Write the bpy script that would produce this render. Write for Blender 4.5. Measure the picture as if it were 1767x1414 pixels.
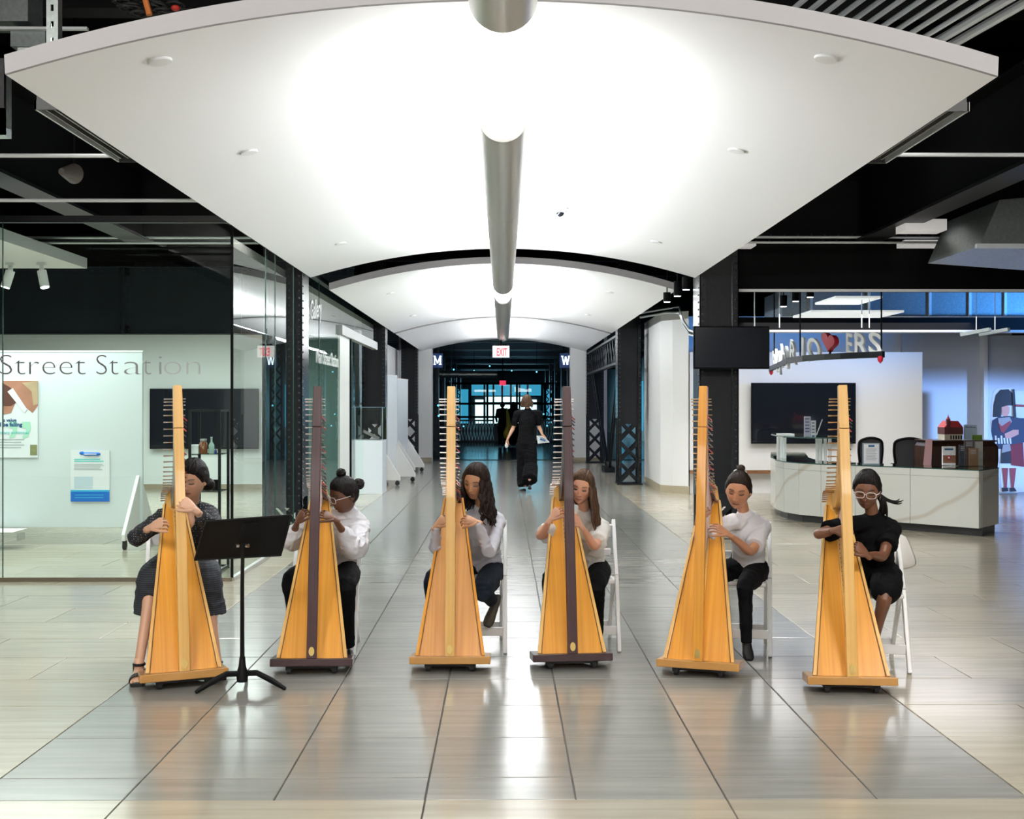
import bpy, math, random
import numpy as np
from mathutils import Vector, Matrix, noise
random.seed(7); PI = math.pi
for o in list(bpy.data.objects): bpy.data.objects.remove(o, do_unlink=True)
SC = bpy.context.scene; COL = SC.collection
# ------------------------------------------------------------------ camera, world, exposure
W, H = 1767, 1414; F = 2045.0; EYE = 1.57; YAW = math.atan(15.5/F)
cam = bpy.data.cameras.new('camera'); cam.sensor_width = 36; cam.lens = F*36/W; cam.shift_y = -7/W
cam.clip_end = 300; co = bpy.data.objects.new('camera', cam); COL.objects.link(co)
co.location = (0, 0, EYE); co.rotation_euler = (PI/2, 0, -YAW); SC.camera = co
SC.view_settings.view_transform = 'Standard'; SC.view_settings.look = 'None'
SC.view_settings.gamma = 1; SC.view_settings.use_curve_mapping = False
SC.view_settings.exposure = 0.0
wd = bpy.data.worlds.new('world'); SC.world = wd; wd.use_nodes = True
wd.node_tree.nodes['Background'].inputs[0].default_value = (.80, .87, 1, 1)
wd.node_tree.nodes['Background'].inputs[1].default_value = 0.05

ORD = ['first', 'second', 'third', 'fourth', 'fifth', 'sixth', 'seventh', 'eighth', 'ninth', 'tenth', 'eleventh', 'twelfth', 'thirteenth', 'fourteenth']
def area(name, loc, rot, sx, sy, power, col=(1, 1, 1), spread=None):
    l = bpy.data.lights.new(name, 'AREA'); l.shape = 'RECTANGLE'; l.size = sx; l.size_y = sy
    l.energy = power; l.color = col
    if spread: l.spread = math.radians(spread)
    o = bpy.data.objects.new(name, l); o.location = loc; o.rotation_euler = rot; COL.objects.link(o); return o
def spot(name, loc, rot, power, ang, col=(1, 1, 1), r=.04, blend=.5):
    l = bpy.data.lights.new(name, 'SPOT'); l.energy = power; l.color = col; l.spot_size = math.radians(ang)
    l.spot_blend = blend; l.shadow_soft_size = r
    o = bpy.data.objects.new(name, l); o.location = loc; o.rotation_euler = rot; COL.objects.link(o); return o
# strips inside the hanging troughs, shining up at the canopies
TROUGHS = [(-4.0, 4.17), (5.9, 14.0), (15.4, 24.3)]
for k, (a, b) in enumerate(TROUGHS):
    area('trough_light', (0, (a+b)/2, 2.93), (PI, 0, 0), .14, b-a-.5, 10*(b-a), (1, .99, .98))
    for sgn in (-1, 1):     # added tilted strips that widen the glow across the canopy
        area('canopy_fill_light', (sgn*.05, (a+b)/2, 2.99), (PI, sgn*math.radians(52), 0), .08, b-a-.5, 25*(b-a), (.92, .965, 1))
for sgn in (-1, 1): area('canopy_fill_light', (sgn*.05, 28.6, 2.99), (PI, sgn*math.radians(52), 0), .08, 7.0, 90, (.95, .98, 1))  # same added strips for the third canopy, where no trough hangs
# unseen fill lights added behind and above the camera for hall and faces
area('hall_fill_light', (-3.2, 1.2, 4.4), (math.radians(28), 0, 0), 2.2, 1.2, 290, (1, .95, .88))
area('hall_fill_light', (3.2, 1.2, 4.4), (math.radians(28), 0, 0), 2.2, 1.2, 290, (1, .95, .88))
area('hall_fill_light', (-2.2, -3.6, 3.4), (math.radians(62), 0, 0), 3.0, 1.2, 130, (1, .96, .91))
area('hall_fill_light', (2.6, -3.6, 3.4), (math.radians(62), 0, 0), 3.0, 1.2, 130, (1, .96, .91))
# downlights beside the canopy
for sx in (-1, 1):
    for y in (7.3, 11.5):
        spot('side_downlight', (sx*2.75, y, 3.9), (0, 0, 0), 170, 110, (1, .96, .9), .05, 1)
# shop on the left, with its own bright lights
area('shop_light', (-6.3, 12.6, 3.0), (0, 0, 0), 4.5, 2.2, 190, (.93, 1, .97))
area('shop_light', (-5.6, 18.0, 2.9), (0, 0, 0), 4.0, 5.0, 330, (.93, 1, .97))
# reception on the right
area('reception_light', (5.6, 18.2, 2.88), (0, 0, 0), 3.6, 3.0, 190, (1, .98, .97))
spot('reception_downlight', (4.0, 13.2, 2.9), (math.radians(20), 0, 0), 170, 95, (1, .98, .96), .05, .8)
spot('corridor_downlight', (2.6, 19.0, 3.2), (0, 0, 0), 150, 110, (1, .98, .96), .05, .8)
# blue daylight from windows beyond the right edge
area('window_daylight', (15.3, 17.2, 1.02), (math.radians(90), 0, math.radians(50)), 3.0, 2.0, 42, (.24, .46, 1), 5)
area('window_daylight', (12, 16, 2.3), (math.radians(101), 0, math.radians(53)), 1.4, .5, 45, (.08, .35, 1), 35)
# far hall: cyan daylight of the end doors
area('far_daylight', (0.2, 72, 1.8), (math.radians(-90), 0, 0), 5, 3, 110, (.25, .72, 1))
area('far_hall_light', (0, 48, 3.9), (0, 0, 0), 3, 14, 25, (.25, .6, 1))

# ------------------------------------------------------------------ helpers
def at(px, py, Y):
    u = (px-883.5)/F; v = (700-py)/F
    d = Vector((math.sin(YAW)+u*math.cos(YAW), math.cos(YAW)-u*math.sin(YAW), v))
    k = Y/d.y
    return Vector((d.x*k, Y, EYE+d.z*k))
def gd(px, z, Y):
    p = at(px, 700, Y); p.z = z; return p
V = Vector
class B:
    def __init__(s): s.v = []; s.f = []; s.m = []; s.c = []; s.col = None; s.mi = 0
    def add(s, vs, fs, col=None):
        n = len(s.v); s.v += [tuple(p) for p in vs]; s.f += [tuple(i+n for i in f) for f in fs]
        s.m += [s.mi]*len(fs); c = col or s.col
        s.c += [c]*len(vs) if not isinstance(c, list) else c
        return s
    def box(s, a, b):
        x0, y0, z0 = a; x1, y1, z1 = b
        return s.add([(x0,y0,z0),(x1,y0,z0),(x1,y1,z0),(x0,y1,z0),(x0,y0,z1),(x1,y0,z1),(x1,y1,z1),(x0,y1,z1)],
                     [(0,3,2,1),(4,5,6,7),(0,1,5,4),(1,2,6,5),(2,3,7,6),(3,0,4,7)])
    def cbox(s, c, d, R=None):
        c = V(c); vs = []
        for z in (-.5, .5):
            for x, y in ((-.5,-.5),(.5,-.5),(.5,.5),(-.5,.5)):
                p = V((x*d[0], y*d[1], z*d[2])); vs.append(c+(R@p if R else p))
        return s.add(vs, [(0,3,2,1),(4,5,6,7),(0,1,5,4),(1,2,6,5),(2,3,7,6),(3,0,4,7)])
    def bar(s, p, q, w, h, up=(0,0,1)):
        p = V(p); q = V(q); d = (q-p).normalized(); up = V(up)
        if abs(d.dot(up)) > .98: up = V((0,1,0)) if abs(d.y) < .9 else V((1,0,0))
        x = d.cross(up).normalized(); z = x.cross(d)
        vs = [c+x*a*w/2+z*b*h/2 for c in (p, q) for a, b in ((-1,-1),(1,-1),(1,1),(-1,1))]
        return s.add(vs, [(0,1,2,3),(7,6,5,4),(0,4,5,1),(1,5,6,2),(2,6,7,3),(3,7,4,0)])
    def loft(s, rings, cap=True):
        n = len(rings[0]); vs = [p for r in rings for p in r]; fs = []
        for i in range(len(rings)-1):
            for j in range(n):
                k = (j+1) % n; fs.append((i*n+j, i*n+k, (i+1)*n+k, (i+1)*n+j))
        if cap: fs.append(tuple(range(n-1, -1, -1))); fs.append(tuple((len(rings)-1)*n+j for j in range(n)))
        return s.add(vs, fs)
    def tube(s, path, r, n=8, side=None, rnd=False, cap=True):
        path = [V(p) for p in path]; L = len(path)
        if not isinstance(r, (list, tuple)): r = [r]*L
        rings = []; prev = None
        for i, p in enumerate(path):
            d = (path[min(i+1, L-1)]-path[max(i-1, 0)])
            d = d.normalized() if d.length > 1e-9 else V((0,0,1))
            ref = V(side) if side else (prev if prev else (V((1,0,0)) if abs(d.x) < .8 else V((0,1,0))))
            x = (ref-d*ref.dot(d))
            x = x.normalized() if x.length > 1e-6 else d.orthogonal().normalized()
            prev = x; y = d.cross(x)
            rx, ry = r[i] if isinstance(r[i], (tuple, list)) else (r[i], r[i])
            ring = [(p+x*rx*math.cos(a)+y*ry*math.sin(a)) for a in [2*PI*j/n for j in range(n)]]
            if rnd and i == 0:
                for f_, sh in ((.35, .93), (.75, .62)):
                    rings.append([(p-d*min(rx, ry)*sh+x*rx*f_*math.cos(a)+y*ry*f_*math.sin(a)) for a in [2*PI*j/n for j in range(n)]])
            rings.append(ring)
            if rnd and i == L-1:
                for f_, sh in ((.75, .62), (.35, .93)):
                    rings.append([(p+d*min(rx, ry)*sh+x*rx*f_*math.cos(a)+y*ry*f_*math.sin(a)) for a in [2*PI*j/n for j in range(n)]])
        return s.loft(rings, cap)
    def cyl(s, p, q, r, n=12, r2=None): return s.tube([p, q], [r, r if r2 is None else r2], n)
    def lathe(s, c, prof, n=24, R=None):
        c = V(c); rings = []
        for r, z in prof:
            rings.append([c+((R@V((r*math.cos(a), r*math.sin(a), z))) if R else V((r*math.cos(a), r*math.sin(a), z)))
                          for a in [2*PI*j/n for j in range(n)]])
        return s.loft(rings)
    def ball(s, c, r, n=10, m=7):
        c = V(c); r = V(r) if isinstance(r, (tuple, list, Vector)) else V((r, r, r)); rings = []
        for i in range(m+1):
            t = -PI/2+PI*(i+.02)/(m+.04)
            rings.append([c+V((r.x*math.cos(t)*math.cos(a), r.y*math.cos(t)*math.sin(a), r.z*math.sin(t))) for a in [2*PI*j/n for j in range(n)]])
        return s.loft(rings)
    def prism(s, poly, o, ax, ay, az):
        """extrude a polygon (list of (u,v)) placed at o with axes ax, ay through vector az"""
        o = V(o); ax = V(ax); ay = V(ay); az = V(az); n = len(poly)
        a = [o+ax*u+ay*w for u, w in poly]; b = [p+az for p in a]
        fs = [tuple(range(n)), tuple(range(2*n-1, n-1, -1))]+[(i, i+n, (i+1) % n+n, (i+1) % n) for i in range(n)]
        return s.add(a+b, fs)
    def mesh(s, name, mats, smooth=False):
        me = bpy.data.meshes.new(name); me.from_pydata(s.v, [], s.f)
        for m in (mats if isinstance(mats, (list, tuple)) else [mats]): me.materials.append(m)
        me.polygons.foreach_set('material_index', s.m)
        if smooth is not False:
            me.polygons.foreach_set('use_smooth', [True]*len(me.polygons))
        if any(c is not None for c in s.c):
            ca = me.color_attributes.new('Col', 'FLOAT_COLOR', 'POINT')
            ca.data.foreach_set('color', [x for c in s.c for x in (*(c or (.5, .5, .5)), 1)])
        me.update()
        if smooth is not False and smooth is not True: me.set_sharp_from_angle(angle=math.radians(smooth))
        return me
    def build(s, name, mats, parent=None, smooth=False, bevel=0):
        me = s.mesh(name, mats, smooth)
        o = bpy.data.objects.new(name, me); COL.objects.link(o); adopt(o, parent)
        if bevel:
            md = o.modifiers.new('bevel', 'BEVEL'); md.width = bevel; md.segments = 2; md.limit_method = 'ANGLE'
        return o
LOCAL = set()
def basis(p): return Matrix.Translation(p.location) @ p.rotation_euler.to_matrix().to_4x4()
def adopt(o, parent):
    if parent is None: return
    o.parent = parent
    if parent.type == 'EMPTY' and parent.name not in LOCAL:
        o.matrix_parent_inverse = basis(parent).inverted()
def tag(o, label=None, cat=None, group=None, kind=None):
    if label: o['label'] = label
    if cat: o['category'] = cat
    if group: o['group'] = group
    if kind: o['kind'] = kind
    return o
def thing(name, label, cat, loc=(0,0,0), rotz=0, group=None, local=False, kind=None):
    o = bpy.data.objects.new(name, None); COL.objects.link(o); o.location = loc; o.rotation_euler = (0, 0, rotz)
    o.empty_display_size = .1
    if local: LOCAL.add(o.name)
    return tag(o, label, cat, group, kind)
def copy_tree(o, parent=None):
    c = o.copy(); COL.objects.link(c)
    if parent: c.parent = parent
    if o.name in LOCAL: LOCAL.add(c.name)
    for ch in list(o.children): copy_tree(ch, c)
    return c
def struct(o): o['kind'] = 'structure'; return o
def setting(name):
    o = bpy.data.objects.new(name, None); COL.objects.link(o); o['kind'] = 'structure'; return o

# ------------------------------------------------------------------ materials
def mat(name, col, rough=.5, metal=0, emit=None, es=0, spec=.5, bump=0, bscale=40, var=0, vscale=6, coat=0):
    m = bpy.data.materials.new(name); m.use_nodes = True; nt = m.node_tree; b = nt.nodes['Principled BSDF']
    b.inputs['Base Color'].default_value = (*col, 1); b.inputs['Roughness'].default_value = rough
    b.inputs['Metallic'].default_value = metal; b.inputs['Specular IOR Level'].default_value = spec
    b.inputs['Coat Weight'].default_value = coat
    if emit: b.inputs['Emission Color'].default_value = (*emit, 1); b.inputs['Emission Strength'].default_value = es
    tc = nt.nodes.new('ShaderNodeTexCoord')
    if var:
        n = nt.nodes.new('ShaderNodeTexNoise'); n.inputs['Scale'].default_value = vscale; n.inputs['Detail'].default_value = 5
        r = nt.nodes.new('ShaderNodeMix'); r.data_type = 'RGBA'
        r.inputs['A'].default_value = (*[c*(1-var) for c in col], 1); r.inputs['B'].default_value = (*[min(1, c*(1+var)) for c in col], 1)
        nt.links.new(tc.outputs['Object'], n.inputs['Vector']); nt.links.new(n.outputs['Fac'], r.inputs['Factor'])
        nt.links.new(r.outputs['Result'], b.inputs['Base Color'])
    if bump:
        n = nt.nodes.new('ShaderNodeTexNoise'); n.inputs['Scale'].default_value = bscale
        bp = nt.nodes.new('ShaderNodeBump'); bp.inputs['Strength'].default_value = bump; bp.inputs['Distance'].default_value = .01
        nt.links.new(tc.outputs['Object'], n.inputs['Vector']); nt.links.new(n.outputs['Fac'], bp.inputs['Height'])
        nt.links.new(bp.outputs['Normal'], b.inputs['Normal'])
    return m
def wood(name, c1, c2, scale=1, rough=.3, axis=2, coat=.35):
    m = mat(name, c1, rough, coat=coat); nt = m.node_tree; b = nt.nodes['Principled BSDF']
    tc = nt.nodes['Texture Coordinate']; mp = nt.nodes.new('ShaderNodeMapping')
    s = [36*scale]*3; s[axis] = .55*scale
    if axis == 2: s[1] = .55*scale; mp.inputs['Scale'].default_value = s
    n = nt.nodes.new('ShaderNodeTexNoise'); n.inputs['Scale'].default_value = 1; n.inputs['Detail'].default_value = 6; n.inputs['Distortion'].default_value = .6
    n2 = nt.nodes.new('ShaderNodeTexNoise'); n2.inputs['Scale'].default_value = 1.0; n2.inputs['Detail'].default_value = 2
    ad = nt.nodes.new('ShaderNodeMath'); ad.operation = 'MULTIPLY_ADD'; ad.inputs[1].default_value = .3
    cr = nt.nodes.new('ShaderNodeValToRGB'); cr.color_ramp.elements[0].position = .42; cr.color_ramp.elements[1].position = .85
    cr.color_ramp.elements[0].color = (*c2, 1); cr.color_ramp.elements[1].color = (*c1, 1)
    L = nt.links.new
    L(tc.outputs['Object'], mp.inputs['Vector']); L(mp.outputs['Vector'], n.inputs['Vector']); L(tc.outputs['Object'], n2.inputs['Vector'])
    L(n2.outputs['Fac'], ad.inputs[0]); L(n.outputs['Fac'], ad.inputs[2]); L(ad.outputs[0], cr.inputs['Fac']); L(cr.outputs['Color'], b.inputs['Base Color'])
    return m
def skinmat(name, sss=.12, rough=.45):
    m = mat(name, (.5, .3, .2), rough); nt = m.node_tree; b = nt.nodes['Principled BSDF']
    a = nt.nodes.new('ShaderNodeAttribute'); a.attribute_name = 'Col'; nt.links.new(a.outputs['Color'], b.inputs['Base Color'])
    b.inputs['Subsurface Weight'].default_value = sss; b.inputs['Subsurface Radius'].default_value = (.02, .008, .004); b.inputs['Subsurface Scale'].default_value = .5
    return m
def hairmat(name, c):
    m = mat(name, c, .5, spec=.2); nt = m.node_tree; b = nt.nodes['Principled BSDF']; L = nt.links.new
    tc = nt.nodes['Texture Coordinate']; mp = nt.nodes.new('ShaderNodeMapping'); mp.inputs['Scale'].default_value = (170, 170, 9)
    n = nt.nodes.new('ShaderNodeTexNoise'); n.inputs['Scale'].default_value = 1; n.inputs['Detail'].default_value = 4; n.inputs['Distortion'].default_value = .8
    L(tc.outputs['Object'], mp.inputs['Vector']); L(mp.outputs['Vector'], n.inputs['Vector'])
    bp = nt.nodes.new('ShaderNodeBump'); bp.inputs['Strength'].default_value = .8; bp.inputs['Distance'].default_value = .006; L(n.outputs['Fac'], bp.inputs['Height']); L(bp.outputs['Normal'], b.inputs['Normal'])
    cr = nt.nodes.new('ShaderNodeValToRGB'); cr.color_ramp.elements[0].position = .35; cr.color_ramp.elements[1].position = .68
    cr.color_ramp.elements[0].color = (*[x*.45 for x in c], 1); cr.color_ramp.elements[1].color = (*[min(1, x*1.5) for x in c], 1)
    L(n.outputs['Fac'], cr.inputs['Fac']); L(cr.outputs['Color'], b.inputs['Base Color']); return m
def glassmat(name, tint, refl=1.0, ior=1.52):
    m = bpy.data.materials.new(name); m.use_nodes = True; nt = m.node_tree; nt.nodes.clear(); L = nt.links.new
    o = nt.nodes.new('ShaderNodeOutputMaterial'); mx = nt.nodes.new('ShaderNodeMixShader'); t = nt.nodes.new('ShaderNodeBsdfTransparent')
    g = nt.nodes.new('ShaderNodeBsdfGlossy'); fr = nt.nodes.new('ShaderNodeFresnel'); fr.inputs['IOR'].default_value = ior
    t.inputs['Color'].default_value = (*tint, 1); g.inputs['Roughness'].default_value = .01; g.inputs['Color'].default_value = (.95*refl, 1*refl, .97*refl, 1)
    L(fr.outputs[0], mx.inputs['Fac']); L(t.outputs[0], mx.inputs[1]); L(g.outputs[0], mx.inputs[2]); L(mx.outputs[0], o.inputs['Surface'])
    return m
def emis(name, col, s):
    return mat(name, col, .5, emit=col, es=s)
def tilemat(name, c, var):
    m = mat(name, c, .17, spec=.6); nt = m.node_tree; b = nt.nodes['Principled BSDF']; L = nt.links.new
    tc = nt.nodes['Texture Coordinate']; oi = nt.nodes.new('ShaderNodeObjectInfo')
    mp = nt.nodes.new('ShaderNodeMapping'); mp.inputs['Scale'].default_value = (1.2, 14, 1)
    ge = nt.nodes.new('ShaderNodeNewGeometry'); L(ge.outputs['Position'], mp.inputs['Vector'])
    n = nt.nodes.new('ShaderNodeTexNoise'); n.inputs['Scale'].default_value = 1.2; n.inputs['Detail'].default_value = 7; n.inputs['Distortion'].default_value = .4
    L(mp.outputs['Vector'], n.inputs['Vector'])
    ad = nt.nodes.new('ShaderNodeMath'); ad.operation = 'MULTIPLY_ADD'; ad.inputs[1].default_value = .25; L(oi.outputs['Random'], ad.inputs[0]); L(n.outputs['Fac'], ad.inputs[2])
    cr = nt.nodes.new('ShaderNodeValToRGB'); cr.color_ramp.elements[0].position = .35; cr.color_ramp.elements[1].position = .85
    cr.color_ramp.elements[0].color = (*[x*(1-var) for x in c], 1); cr.color_ramp.elements[1].color = (*[min(1, x*(1+var)) for x in c], 1)
    L(ad.outputs[0], cr.inputs['Fac']); L(cr.outputs['Color'], b.inputs['Base Color'])
    n2 = nt.nodes.new('ShaderNodeTexNoise'); n2.inputs['Scale'].default_value = 3.0; L(ge.outputs['Position'], n2.inputs['Vector'])
    bp = nt.nodes.new('ShaderNodeBump'); bp.inputs['Strength'].default_value = .05; bp.inputs['Distance'].default_value = .02
    L(n2.outputs['Fac'], bp.inputs['Height']); L(bp.outputs['Normal'], b.inputs['Normal'])
    return m
M = {}
M['tile_grey'] = tilemat('tile_grey', (.27, .268, .24), .15)
M['tile_beige'] = tilemat('tile_beige', (.41, .37, .285), .15)
M['grout'] = mat('grout', (.10, .095, .085), .8)
M['canopy'] = mat('canopy', (.88, .88, .88), .6)
M['fascia'] = mat('fascia', (.33, .32, .325), .7)
M['black'] = mat('black', (.0028, .003, .0036), .65, var=.3, spec=.12)
M['ceil'] = mat('ceiling_black', (.002, .002, .003), .95, spec=.05)
M['steel_black'] = mat('steel_black', (.004, .0055, .008), .42, spec=.28, bump=.15, bscale=30)
M['girder'] = mat('girder_navy', (.016, .024, .034), .4, spec=.35, bump=.1, bscale=20, var=.3, vscale=2)
M['gloss_black'] = mat('gloss_black', (.03, .033, .04), .22, spec=1.0)
M['rivet'] = mat('rivet', (.01, .011, .015), .3)
M['flange_lit'] = mat('flange_lit_satin', (.10, .105, .12), .25, metal=.4)  # paler tone puts canopy light into the corridor-facing side plates
M['stainless'] = mat('stainless', (.60, .56, .50), .33, metal=1, bump=.06, bscale=4)
M['galv'] = mat('galvanised', (.42, .47, .47), .38, metal=.8, var=.35, vscale=30)
M['conduit'] = mat('conduit', (.72, .76, .78), .4, metal=.15)
M['white'] = mat('white_paint', (.78, .78, .77), .5)
M['white_room'] = mat('white_room', (.74, .78, .75), .6)
M['grey_wall'] = mat('grey_wall', (.36, .36, .36), .6)
M['teal_wall'] = mat('teal_wall', (.12, .22, .20), .5)
M['tan'] = mat('tan_stone', (.34, .29, .20), .4)
M['plastic_white'] = mat('white_resin', (.80, .80, .80), .35)
M['glass'] = glassmat('glass', (.86, .96, .92))
M['glass_clear'] = glassmat('glass_clear', (.95, .985, .975))
M['glass_edge'] = mat('glass_edge', (.03, .08, .07), .2)
M['alum'] = mat('aluminium', (.6, .6, .58), .3, metal=.9)
M['brown_metal'] = mat('bronze_sill', (.20, .17, .12), .4, metal=.3)
M['screen'] = mat('screen_black', (.006, .008, .013), .12, coat=.6)
M['lettering'] = mat('grey_vinyl', (.20, .19, .20), .6, spec=.1)
M['lettering_fade'] = mat('vinyl_reflection_fade', (.36, .38, .38), .6, spec=.1)  # reflection that fades the letters is put into this paler grey
M['lettering_strong_fade'] = mat('vinyl_strong_reflection_fade', (.52, .56, .55), .6, spec=.1)  # strongest reflection fade, likewise put into the letter colour
M['vinyl_white'] = mat('white_vinyl', (.85, .87, .87), .5)
M['marble'] = mat('marble', (.62, .63, .59), .22)
M['plinth'] = mat('plinth_dark', (.03, .032, .034), .4)
M['maple'] = wood('golden_wood', (.84, .385, .045), (.64, .25, .014))
M['maple_light'] = wood('pale_wood', (.86, .53, .17), (.70, .38, .09))
M['cedar'] = wood('reddish_wood', (.80, .41, .14), (.60, .26, .065))
M['mahogany'] = wood('dark_red_wood', (.070, .018, .018), (.032, .008, .009), rough=.42, coat=.08)
M['bamboo'] = wood('base_wood', (.62, .33, .09), (.42, .19, .04), axis=0)
M['base_dark'] = wood('dark_base_wood', (.06, .02, .02), (.03, .010, .010), axis=0)
M['brass'] = mat('brass', (.85, .62, .22), .28, metal=1)
M['pin'] = mat('pin_steel', (.62, .56, .52), .25, metal=.9)
M['lever_red'] = mat('lever_red', (.45, .06, .07), .4)
M['lever'] = mat('lever_dark', (.10, .09, .09), .35, metal=.6)
M['string'] = mat('string', (.62, .58, .52), .35)
M['string_red'] = mat('string_red', (.5, .12, .10), .35)
M['stand'] = mat('stand_black', (.0035, .0035, .004), .55, spec=.25)
M['rubber'] = mat('rubber', (.012, .012, .013), .7)
M['skin'] = skinmat('skin')
M['hair_black'] = hairmat('hair_black', (.010, .008, .008))
M['hair_dark'] = hairmat('hair_dark_brown', (.022, .012, .009))
M['hair_brown'] = hairmat('hair_brown', (.085, .045, .025))
M['cloth_white'] = mat('cloth_white', (.74, .74, .78), .85, bump=.2, bscale=90)
M['cloth_tee'] = mat('cloth_tee', (.72, .71, .68), .9)
M['cloth_lav'] = mat('cloth_lavender_grey', (.55, .55, .61), .85)
M['cloth_black'] = mat('cloth_black', (.005, .005, .006), .9, spec=.12)
M['denim'] = mat('dark_trousers', (.008, .012, .020), .85, spec=.15)
M['shoe'] = mat('black_leather', (.006, .006, .006), .4)
M['blue_wall'] = mat('pale_wall', (.60, .64, .70), .6)

def dotmat():
    m = mat('polka_cloth', (.010, .011, .015), .8); nt = m.node_tree; b = nt.nodes['Principled BSDF']; L = nt.links.new
    tc = nt.nodes['Texture Coordinate']; v = nt.nodes.new('ShaderNodeTexVoronoi'); v.inputs['Scale'].default_value = 70; v.inputs['Randomness'].default_value = .15
    L(tc.outputs['Object'], v.inputs['Vector']); cr = nt.nodes.new('ShaderNodeValToRGB'); cr.color_ramp.interpolation = 'LINEAR'
    cr.color_ramp.elements[0].position = .17; cr.color_ramp.elements[1].position = .24
    cr.color_ramp.elements[0].color = (.42, .42, .44, 1); cr.color_ramp.elements[1].color = (.010, .011, .016, 1)
    L(v.outputs['Distance'], cr.inputs['Fac']); L(cr.outputs['Color'], b.inputs['Base Color']); return m
M['polka'] = dotmat()
def striped(name, c1, c2, scale):
    m = mat(name, c1, .8); nt = m.node_tree; b = nt.nodes['Principled BSDF']; L = nt.links.new
    tc = nt.nodes['Texture Coordinate']; v = nt.nodes.new('ShaderNodeTexWave'); v.bands_direction = 'Z'; v.inputs['Scale'].default_value = scale; v.inputs['Distortion'].default_value = .5
    L(tc.outputs['Object'], v.inputs['Vector']); cr = nt.nodes.new('ShaderNodeValToRGB')
    cr.color_ramp.elements[0].position = .85; cr.color_ramp.elements[1].position = .97
    cr.color_ramp.elements[0].color = (*c1, 1); cr.color_ramp.elements[1].color = (*c2, 1)
    L(v.outputs['Fac'], cr.inputs['Fac']); L(cr.outputs['Color'], b.inputs['Base Color']); return m
M['skirt'] = striped('striped_skirt', (.014, .018, .026), (.06, .065, .08), 26)
def marble():
    m = M['marble']; nt = m.node_tree; b = nt.nodes['Principled BSDF']; L = nt.links.new
    ge = nt.nodes.new('ShaderNodeNewGeometry'); mp = nt.nodes.new('ShaderNodeMapping'); mp.inputs['Rotation'].default_value = (.2, .55, .3)
    w = nt.nodes.new('ShaderNodeTexWave'); w.bands_direction = 'Z'; w.inputs['Scale'].default_value = .28; w.inputs['Distortion'].default_value = 3.5; w.inputs['Detail'].default_value = 3; w.inputs['Detail Scale'].default_value = 1.2
    L(ge.outputs['Position'], mp.inputs['Vector']); L(mp.outputs['Vector'], w.inputs['Vector'])
    cr = nt.nodes.new('ShaderNodeValToRGB'); cr.color_ramp.elements[0].position = .0; cr.color_ramp.elements[0].color = (.50, .47, .40, 1)
    cr.color_ramp.elements[1].position = .006; cr.color_ramp.elements[1].color = (.62, .63, .59, 1)
    L(w.outputs['Fac'], cr.inputs['Fac']); L(cr.outputs['Color'], b.inputs['Base Color'])
marble()

def text(name, s, o, size, ux, uy, material, parent=None, extrude=.004, align='LEFT', fit=None, bold=0):
    """flat lettering: origin o, reading along ux with letter tops towards uy; fit = total width in metres"""
    cu = bpy.data.curves.new(name, 'FONT'); cu.body = s; cu.size = size; cu.extrude = extrude; cu.align_x = align; cu.offset = bold
    cu.resolution_u = 4
    t = bpy.data.objects.new('tmp', cu); COL.objects.link(t); dg = bpy.context.evaluated_depsgraph_get()
    me = bpy.data.meshes.new_from_object(t.evaluated_get(dg)); bpy.data.objects.remove(t)
    xs = [v.co.x for v in me.vertices]; k = 1
    if fit and xs: k = fit/(max(xs)-min(xs))
    ux = V(ux).normalized(); uy = V(uy).normalized(); n = ux.cross(uy)
    for v in me.vertices:
        c = v.co.copy(); v.co = V(o)+ux*(c.x*k)+uy*c.y+n*c.z
    me.materials.clear(); me.materials.append(material)
    ob = bpy.data.objects.new(name, me); COL.objects.link(ob); adopt(ob, parent); return ob

# ------------------------------------------------------------------ floor
fl = struct(B().box((-14, -5, -.06), (18, 90, -.012)).build('floor', M['grout']))
tiles = []
XL = [-2.115, -1.513, -.912, -.311, .291, .892, 1.494, 2.098]
def hall_tiles():
    g = .003
    rows = [4.72]+[5.0+.6*k for k in range(49)]
    for i in range(len(rows)-1):
        y0, y1 = rows[i], rows[i+1]
        for j in range(7): tiles.append((XL[j]+g, y0+g, XL[j+1]-g, y1-g, 0))
        off = 0 if i % 2 else .6
        for sgn in (-1, 1):
            e = XL[0] if sgn < 0 else XL[-1]; a = e; k = 0
            while abs(a) < 9.3:
                w = 1.2-(off if k == 0 else 0); b = a+sgn*w
                tiles.append((min(a, b)+g, y0+g, max(a, b)-g, y1-g, 1)); a = b; k += 1
    for y0, y1 in ((3.5, 4.1), (4.1, 4.72)):
        x = XL[1]-1.203*6
        while x < 8: tiles.append((x+g, y0+g, x+1.203-g, y1-g, 1)); x += 1.203
hall_tiles()
def inview(t):
    cx, cy = (t[0]+t[2])/2, (t[1]+t[3])/2
    return abs(cx)/max(cy, .1) < .47
vis = sorted([t for t in tiles if inview(t)], key=lambda t: (t[1]))
near = vis[:290]; ns = set(near); rest = [t for t in tiles if t not in ns]
tm = {}
for t in near:
    key = (round(t[2]-t[0], 3), round(t[3]-t[1], 3), t[4])
    if key not in tm:
        w, h = key[0]/2, key[1]/2
        b_ = B(); c = .0025
        b_.loft([[(-w,-h,-.02),(w,-h,-.02),(w,h,-.02),(-w,h,-.02)], [(-w,-h,-c),(w,-h,-c),(w,h,-c),(-w,h,-c)],
                 [(-w+c,-h+c,0),(w-c,-h+c,0),(w-c,h-c,0),(-w+c,h-c,0)]])
        tm[key] = b_.mesh('tile', M['tile_beige' if t[4] else 'tile_grey'])
    o = bpy.data.objects.new('tile', tm[key]); COL.objects.link(o); o.parent = fl
    o.location = ((t[0]+t[2])/2, (t[1]+t[3])/2, 0)
b_ = B()
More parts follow.
